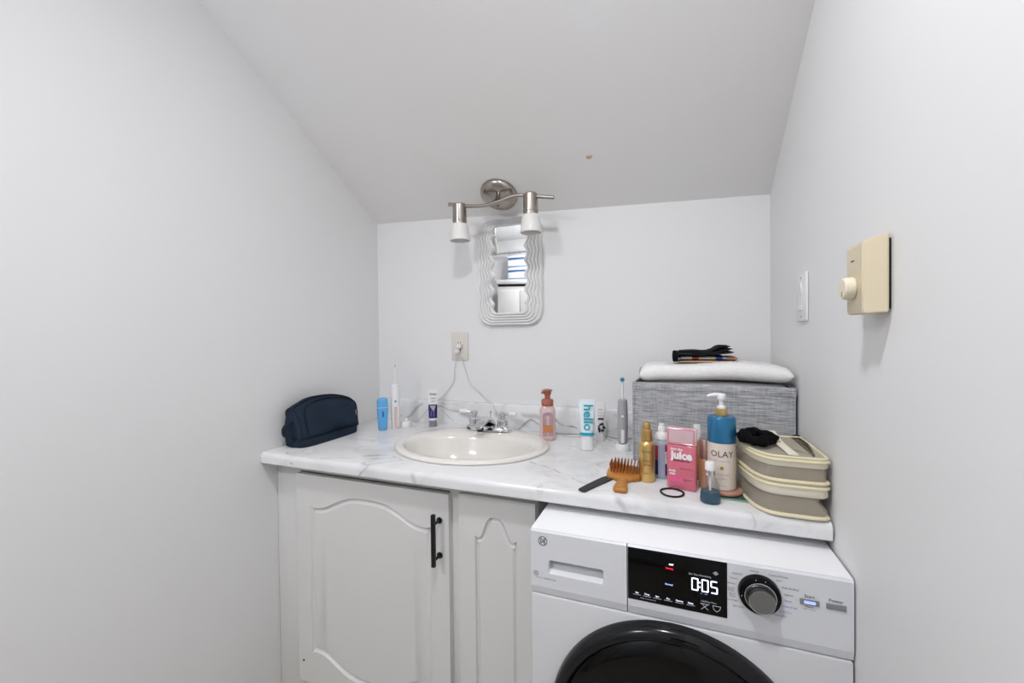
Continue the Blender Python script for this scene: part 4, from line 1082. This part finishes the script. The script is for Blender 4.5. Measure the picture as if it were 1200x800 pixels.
text('lettering', 'OLAY', .0195, M['inkdark'], ol, (0, 0, .0830), R=OR + .0004, sx=1.02)
g = lathe([(0, -.0004), (.0038, -.0004), (.0040, 0), (0, 0)], 20, 'Y', (0, -OR - .0001, .052)); part('seal', g, mat('olive_gold_seal', 'A39440', .35, metal=.5), ol)
for s, z, sz in (('B3 + hyaluronic', .068, .0052), ('firming body lotion', .037, .0046), ('hydrating', .028, .0046), ('17.9 fl oz', .012, .0042)):
    text('lettering', s, sz, M['greybtn'], ol, (0, 0, z), R=OR + .0004)

# small teal dropper bottle
td = item('serum_bottle', 'small cone shaped bottle of dark teal serum with white dropper cap', 'bottle', 1.3500, -.5685)
part('liquid', lathe([(0, .002), (.0205, .002), (.0212, .006), (.0200, .018), (.0186, .0255), (0, .0255)], 36), M['tealliq'], td)
part('glass', lathe([(0, 0), (.0205, 0), (.0220, .0025), (.0218, .008), (.0200, .0258), (.0150, .050), (.0125, .056), (.0098, .059), (.0098, .0600), (0, .0602)], 40), M['tealglass'], td)
part('collar', lathe([(0, .0604), (.0100, .0604), (.0103, .062), (.0103, .071), (.0098, .0715), (0, .0715)], 28), M['chrome'], td)
part('dropper_cap', lathe([(0, .0717), (.0102, .0717), (.0104, .073), (.0100, .0875), (.009, .0895), (0, .090)], 28), M['white'], td)
part('pipette', lathe([(0, .010), (.0016, .012), (.0024, .020), (.0024, .0588), (0, .0588)], 12), M['white'], td)

# ------------------------------------------------------------------ grey woven bin and its contents
bn = thing('storage_bin', 'grey woven fabric storage bin at the counter end by the wall', 'storage bin', (1.37, -.17, CZ))
BF = [(1.1640, -.3000), (1.5665, -.3420), (1.5725, -.0400), (1.1800, -.0400)]; BH = .2325
def bin_ring(off, z, bow=.0):
    q = offset_poly(BF, off); out = []
    for i in range(4):
        a = Vector(q[i]); b = Vector(q[(i + 1) % 4]); t_ = (b - a).normalized(); nrm = Vector((t_.y, -t_.x))
        for k in range(12):
            s = k / 12; p = a + (b - a) * s
            if i in (0,): p = p + nrm * bow * math.sin(PI * s)
            out.append((p.x, p.y, CZ + z))
    return out
rg = [bin_ring(.001, 0), bin_ring(0, .002)]
for k in range(1, 12): rg.append(bin_ring(.0005 * math.sin(k * 1.7), .002 + (BH - .004) * k / 12, .003 * math.sin(PI * k / 12)))
rg += [bin_ring(0, BH - .001), bin_ring(.0015, BH), bin_ring(.0035, BH - .001), bin_ring(.0045, BH - .01), bin_ring(.0045, .006)]
bm = rings_loft(rg); 
finish('body', bm, M['weave'], bn, angle=30)
# hems and piping
finish('top_hem', rings_loft([bin_ring(-.0012, BH - .022), bin_ring(-.0022, BH - .020), bin_ring(-.0022, BH), bin_ring(-.001, BH + .002), bin_ring(.003, BH + .002), bin_ring(.0044, BH)], cap0=False, cap1=False), M['weave'], bn, angle=60)
g = bmesh.new()
for px, py in ((1.5655, -.3425), (1.1645, -.3015)): 
    tube([(px, py, CZ + .001), (px, py, CZ + BH - .002)], .0026, 8, bm=(g := bmesh.new())); finish('corner_piping', g, M['weave'], bn)
hpts = [(1.1775, -.125, CZ + BH + .000), (1.1765, -.122, CZ + BH + .012), (1.176, -.105, CZ + BH + .024), (1.176, -.075, CZ + BH + .028), (1.177, -.050, CZ + BH + .022), (1.178, -.046, CZ + BH + .008)]
finish('handle', tube(catmull(hpts, 6), .003, 10, flat=(.0025, .0065), up=(1, 0, 0)), M['weave'], bn)

def shear_front(bm):
    for v in bm.verts: v.co.y -= max(0, v.co.x - 1.17) * .10 * max(0, (-v.co.y - .06) / .25)
    return bm
def slab_cloth(u0, u1, v0, v1, zf, tf, nu=60, nv=30, n=8, jit=.0008, seed=1, skew=0, thick_pow=.5):
    """closed soft slab: zf(u,v) lower surface, tf(u,v) thickness; u,v in -1..1, room coordinates"""
    random.seed(seed); bm = bmesh.new(); T = []; B = []
    def cl(k, N): return -math.cos(PI * k / N)
    for i in range(nu + 1):
        u = cl(i, nu); rt_ = []; rb_ = []
        for j in range(nv + 1):
            v = cl(j, nv)
            e = max(0, (1 - abs(u) ** (n * 2.5)) * (1 - abs(v) ** n)) ** thick_pow
            x = u0 + (u1 - u0) * (u + 1) / 2 + skew * v; y = v0 + (v1 - v0) * (v + 1) / 2
            t_ = tf(u, v); z = zf(u, v)
            edge = i in (0, nu) or j in (0, nv)
            jz = 0 if edge else random.uniform(-jit, jit)
            vt = bm.verts.new((x, y, z + t_ * (.5 + .5 * e) + jz))
            rt_.append(vt); rb_.append(vt if edge else bm.verts.new((x, y, z + t_ * (.5 - .5 * e))))
        T.append(rt_); B.append(rb_)
    for i in range(nu):
        for j in range(nv):
            bm.faces.new((T[i][j], T[i + 1][j], T[i + 1][j + 1], T[i][j + 1]))
            q = [B[i][j], B[i][j + 1], B[i + 1][j + 1], B[i + 1][j]]
            try: bm.faces.new(q)
            except ValueError: pass
    return bm
ZB = CZ + BH
gc = thing('folded_blanket', 'grey fleece cloth folded in the bin beneath the white towel', 'blanket', (1.38, -.17, ZB - .07))
finish('fabric', shear_front(slab_cloth(1.192, 1.5600, -.2945, -.055, lambda u, v: ZB - .070, lambda u, v: .0795 - .003 * u * u - .006 * max(0, -u - .5), n=16)), M['greycloth'], gc, angle=80)
tw = thing('folded_towel', 'white terry towel folded across the top of the grey bin', 'towel', (1.38, -.18, ZB + .008))
def twz(u, v): return ZB + .0070 + .0060 * math.exp(-((u - .25) / .5) ** 2) + .0016 * u - .018 * max(0, -u - .7)
def twt(u, v): return .046 + .004 * math.exp(-((u + .05) / .55) ** 2) + .0025 * math.sin(u * 5 + v)
finish('fabric', shear_front(slab_cloth(1.183, 1.5640, -.305, -.060, twz, twt, 120, 60, n=10, jit=.0012)), M['towel'], tw, angle=80)
ZT = ZB + .0590
tc_ = thing('folded_cloth', 'pale peach washcloth lying flat on the white towel', 'cloth', (1.37, -.20, ZT))
finish('fabric', slab_cloth(1.290, 1.455, -.275, -.135, lambda u, v: ZT, lambda u, v: .007 - .002 * abs(u), 30, 20, n=5, jit=.0004), M['peachcloth'], tc_, angle=80)
pc = thing('folded_cloth', 'multicoloured printed cloth folded between the black and peach cloths', 'cloth', (1.37, -.20, ZT + .0072))
finish('fabric', slab_cloth(1.292, 1.4200, -.272, -.140, lambda u, v: ZT + .0075, lambda u, v: .013, 40, 20, n=4, jit=.0006), M['pattern'], pc, angle=80)
finish('tan_end', slab_cloth(1.4165, 1.4480, -.268, -.145, lambda u, v: ZT + .0072, lambda u, v: .0105, 16, 16, n=4, jit=.0006), M['tan'], pc, angle=80)
bc = thing('folded_cloth', 'black cotton cloth crumpled on top of the towel stack', 'cloth', (1.35, -.2, ZT + .021))
def bz(u, v): return ZT + .0206 + .012 * max(0, u - .25) ** 1.2 - .0002
for k in range(3):
    def zf(u, v, k=k): return bz(u, v) + k * (.0042 + .0035 * max(0, u)) + .001 * math.sin(5 * u + k * 2)
    def tf(u, v, k=k): return .0062 + .0060 * math.exp(-((u - .62) / .22) ** 2) * (1 if k else .5)
    o = finish('fold', slab_cloth(1.2830 + .004 * k, 1.4360 - .004 * k, -.283 + .004 * k, -.145, zf, tf, 40, 18, n=4, jit=.0009, seed=k), M['blackcloth'], bc, angle=80)
for k in range(2):
    pts = [(1.291 + .142 * s, -.2835 + .004 * k, bz(2 * s - 1, 0) + .0052 + k * (.0042 + .0035 * max(0, 2 * s - 1)) + .001 * math.sin(5 * (2 * s - 1) + k * 2)) for s in [i / 20 for i in range(21)]]
    finish('hem', tube(pts, .0007, 6), M['blackhem'], bc)
finish('hanging_corner', slab_cloth(1.2740, 1.2910, -.287, -.20, lambda u, v: ZT + .0012, lambda u, v: .034, 10, 12, n=3, jit=.0006), M['blackcloth'], bc, angle=80)

# ------------------------------------------------------------------ two-tier mesh cosmetic bag
cb = thing('cosmetic_bag', 'cream bound two-tier mesh cosmetic bag at the counter corner', 'cosmetic bag', (1.49, -.51, CZ))
def foot(off, z, pull=0, lift=0):
    base = [(1.4140, -.4450), (1.4330, -.5500), (1.4480, -.5860), (1.4680, -.6010), (1.5050, -.6040), (1.5450, -.6040), (1.5580, -.5960), (1.5600, -.5750), (1.5600, -.4250), (1.5500, -.4150), (1.4300, -.4150), (1.4180, -.4250)]
    P_ = [Vector((a, b, 0)) for a, b in base]; n = len(P_); out = []
    for i in range(n):
        a, b, c, d = P_[i - 1], P_[i], P_[(i + 1) % n], P_[(i + 2) % n]
        for k in range(5):
            t_ = k / 5; out.append(.5 * ((2 * b) + (c - a) * t_ + (2 * a - 5 * b + 4 * c - d) * t_ * t_ + (3 * b - a - 3 * c + d) * t_ ** 3))
    poly = [(p.x, p.y) for p in out]
    poly = offset_poly(poly, off)
    res = []
    for x, y in poly:
        if pull and x > 1.53 and y < -.5: x -= pull * (x - 1.53) / .03
        res.append((min(x, 1.5655), y, CZ + z + lift * (x - 1.49) + .004 * math.sin(x * 40) * (1 if lift else 0) * 0))
    return res
Z1, Z2 = .0700, .1180
def loop(name, off, z, r, m, par=cb, **k): return finish(name, tube(foot(off, z, **k), r, 8, True), m, par)
lo = finish('lower_panel', rings_loft([foot(.001, .001), foot(-.001, .006), foot(.0, .020), foot(.003, .036, .012), foot(.001, .050, .004), foot(0, Z1 - .006)], cap1=False), M['mesh'], cb, angle=60)
loop('bottom_binding', -.001, .0045, .0042, M['cream'], lift=0)
finish('seam_band', rings_loft([foot(.0008, .044), foot(-.0012, .0455), foot(-.0012, Z1 - .009), foot(.0008, Z1 - .008)], cap0=False, cap1=False), M['creamlight'], cb, angle=60)
loop('zipper_binding', -.0015, Z1 - .0060, .0038, M['cream']); loop('zipper_binding', -.0015, Z1 + .0040, .0038, M['cream'])
finish('zipper_tape', rings_loft([foot(.0, Z1 - .0035), foot(.0, Z1 + .0005)], cap0=False, cap1=False), M['creamlight'], cb)
up = finish('upper_panel', rings_loft([foot(.0, Z1 + .001), foot(.0015, .085), foot(.001, .10), foot(0, Z2)], cap0=False, cap1=False), M['mesh'], cb, angle=60)
finish('seam_band', rings_loft([foot(.0008, Z2 - .015), foot(-.0012, Z2 - .0138), foot(-.0012, Z2 - .004), foot(.0008, Z2 - .003)], cap0=False, cap1=False), M['creamlight'], cb, angle=60)
loop('rim_binding', -.0015, Z2 - .0015, .0040, M['cream']); loop('rim_binding', -.0005, Z2 + .0050, .0030, M['cream'])
finish('lid_panel', rings_loft([foot(.002, Z2 + .0048), foot(.008, Z2 + .0056), foot(.022, Z2 + .006)], cap0=False), M['meshtop'], cb, angle=60)
st = [(1.503, -.598, CZ + Z2 + .0085), (1.500, -.560, CZ + Z2 + .010), (1.495, -.520, CZ + Z2 + .013), (1.490, -.480, CZ + Z2 + .022), (1.489, -.455, CZ + Z2 + .026), (1.489, -.440, CZ + Z2 + .018), (1.489, -.428, CZ + Z2 + .009)]
finish('strap', tube(catmull(st, 6), .002, 10, flat=(.0095, .0014), up=(0, 0, 1)), M['creamlight'], cb)
# contents, dimly seen through the mesh
co1 = thing('makeup_pouch', 'small dark pouch inside the lower tier of the mesh bag', 'pouch', (1.49, -.50, CZ + .0012))
finish('pouch_body', slab_cloth(1.445, 1.545, -.575, -.44, lambda u, v: CZ + .0015, lambda u, v: .036, 20, 20, n=4, jit=.0015), mat('taupe_pouch', '6E6459', .7), co1, angle=80)

# black scrunchie on the bag
sc_ = thing('scrunchie', 'black fabric scrunchie lying on top of the mesh cosmetic bag', 'scrunchie', (1.450, -.522, CZ + Z2 + .0112))
bm = bmesh.new(); n1, n2 = 72, 18; RG = []
for i in range(n1):
    a = 2 * PI * i / n1; ring = []
    rr = .0112 + .0022 * math.sin(a * 4 + .8) + .0010 * math.sin(a * 9 + 1)
    R_ = .0215 + .0035 * math.sin(2 * a + .6) + .002 * math.sin(3 * a)
    for k in range(n2):
        b = 2 * PI * k / n2; r_ = rr * (1 + .10 * math.sin(a * 3 + 4 * b) + .07 * math.sin(5 * b + a * 5))
        x = (R_ + r_ * math.cos(b)) * math.cos(a) * 1.12; y = (R_ + r_ * math.cos(b)) * math.sin(a) * 1.35
        z = .0125 + r_ * math.sin(b) * .95 + .005 * math.sin(a - .5)
        ring.append(bm.verts.new((x, y, max(0.0002, z))))
    RG.append(ring)
for i in range(n1):
    A, B = RG[i], RG[(i + 1) % n1]
    for k in range(n2): bm.faces.new((A[k], A[(k + 1) % n2], B[(k + 1) % n2], B[k]))
part('fabric_ring', bm, M['scrunch'], sc_, angle=80)

# ------------------------------------------------------------------ the bathing end, seen in the mirror

bx = thing('linen_cabinet', 'tall white linen cabinet with two doors at the bathing end', 'cabinet', (-.36, -2.62, 0), -.30)
part('body', newbox(-.10, .36, -.18, .20, .002, 1.80, bev=.003), M['cab'], bx)
part('top', newbox(-.11, .37, -.20, .21, 1.825, 1.87, bev=.004), M['white'], bx)
part('gap_strip', newbox(-.095, .355, -.175, .19, 1.8005, 1.8245), M['slot'], bx)
for q in (-.098, .132): part('door', newbox(q, q + .226, .2005, .216, .08, 1.76, bev=.004), M['cab'], bx)
rod = thing('curtain_rod', 'chrome rod across the bathing end of the room', 'curtain rod', (-.6, -2.97, 2.26))
finish('pole', tube([(XL + .001, -2.97, 2.26), (rwx(-2.97) - .001, -2.97, 2.26)], .012, 14), M['chrome'], rod)
def wavy(name, x0, x1, y, z0, z1, label, cat, amp=.005, per=.23, group=None):
    bm = bmesh.new(); n = int((x1 - x0) / .008); A = []; B = []
    for i in range(n + 1):
        x = x0 + (x1 - x0) * i / n
        A.append([(x, y + amp * math.sin(2 * PI * x / per) * k + t, z) for z, k in ((z0, 1.2), ((z0 + z1) / 2, 1), (z1, .6)) for t in (0,)])
    V = [[bm.verts.new(p) for p in r] for r in A]; V2 = [[bm.verts.new((p[0], p[1] - .002, p[2])) for p in r] for r in A]
    for U in (V, V2):
        for i in range(n):
            for j in range(2): bm.faces.new((U[i][j], U[i + 1][j], U[i + 1][j + 1], U[i][j + 1]))
    t = thing(name, label, cat, ((x0 + x1) / 2, y, z1), 0, group)
    o = finish('fabric', bm, M['curtain'], t, angle=80)
    off = t.matrix_basis.translation; o.data.transform(Matrix.Translation(off)); o.location = -off
    return t
cu_ = wavy('shower_curtain', -.50, .95, -2.97, .15, 2.235, 'blue and white striped shower curtain hanging from chrome rod', 'curtain')
for i in range(12):
    x = -.48 + i * .128
    part('ring', tube([(x + .0 - .225, .0 + .0, .026 + .0)] * 0 + [(x - .225 + 0, .018 * math.cos(a * PI / 8), .025 + .018 * math.sin(a * PI / 8)) for a in range(16)], .002, 6, True), M['chrome'], cu_)

M['greywall'] = mat('grey_wall_paint', 'B4B6B8', .6)
struct(finish('wall_shower', newbox(-.95, -.52, -2.95, -2.85, 0, 1.93), M['greywall'], smooth=False))
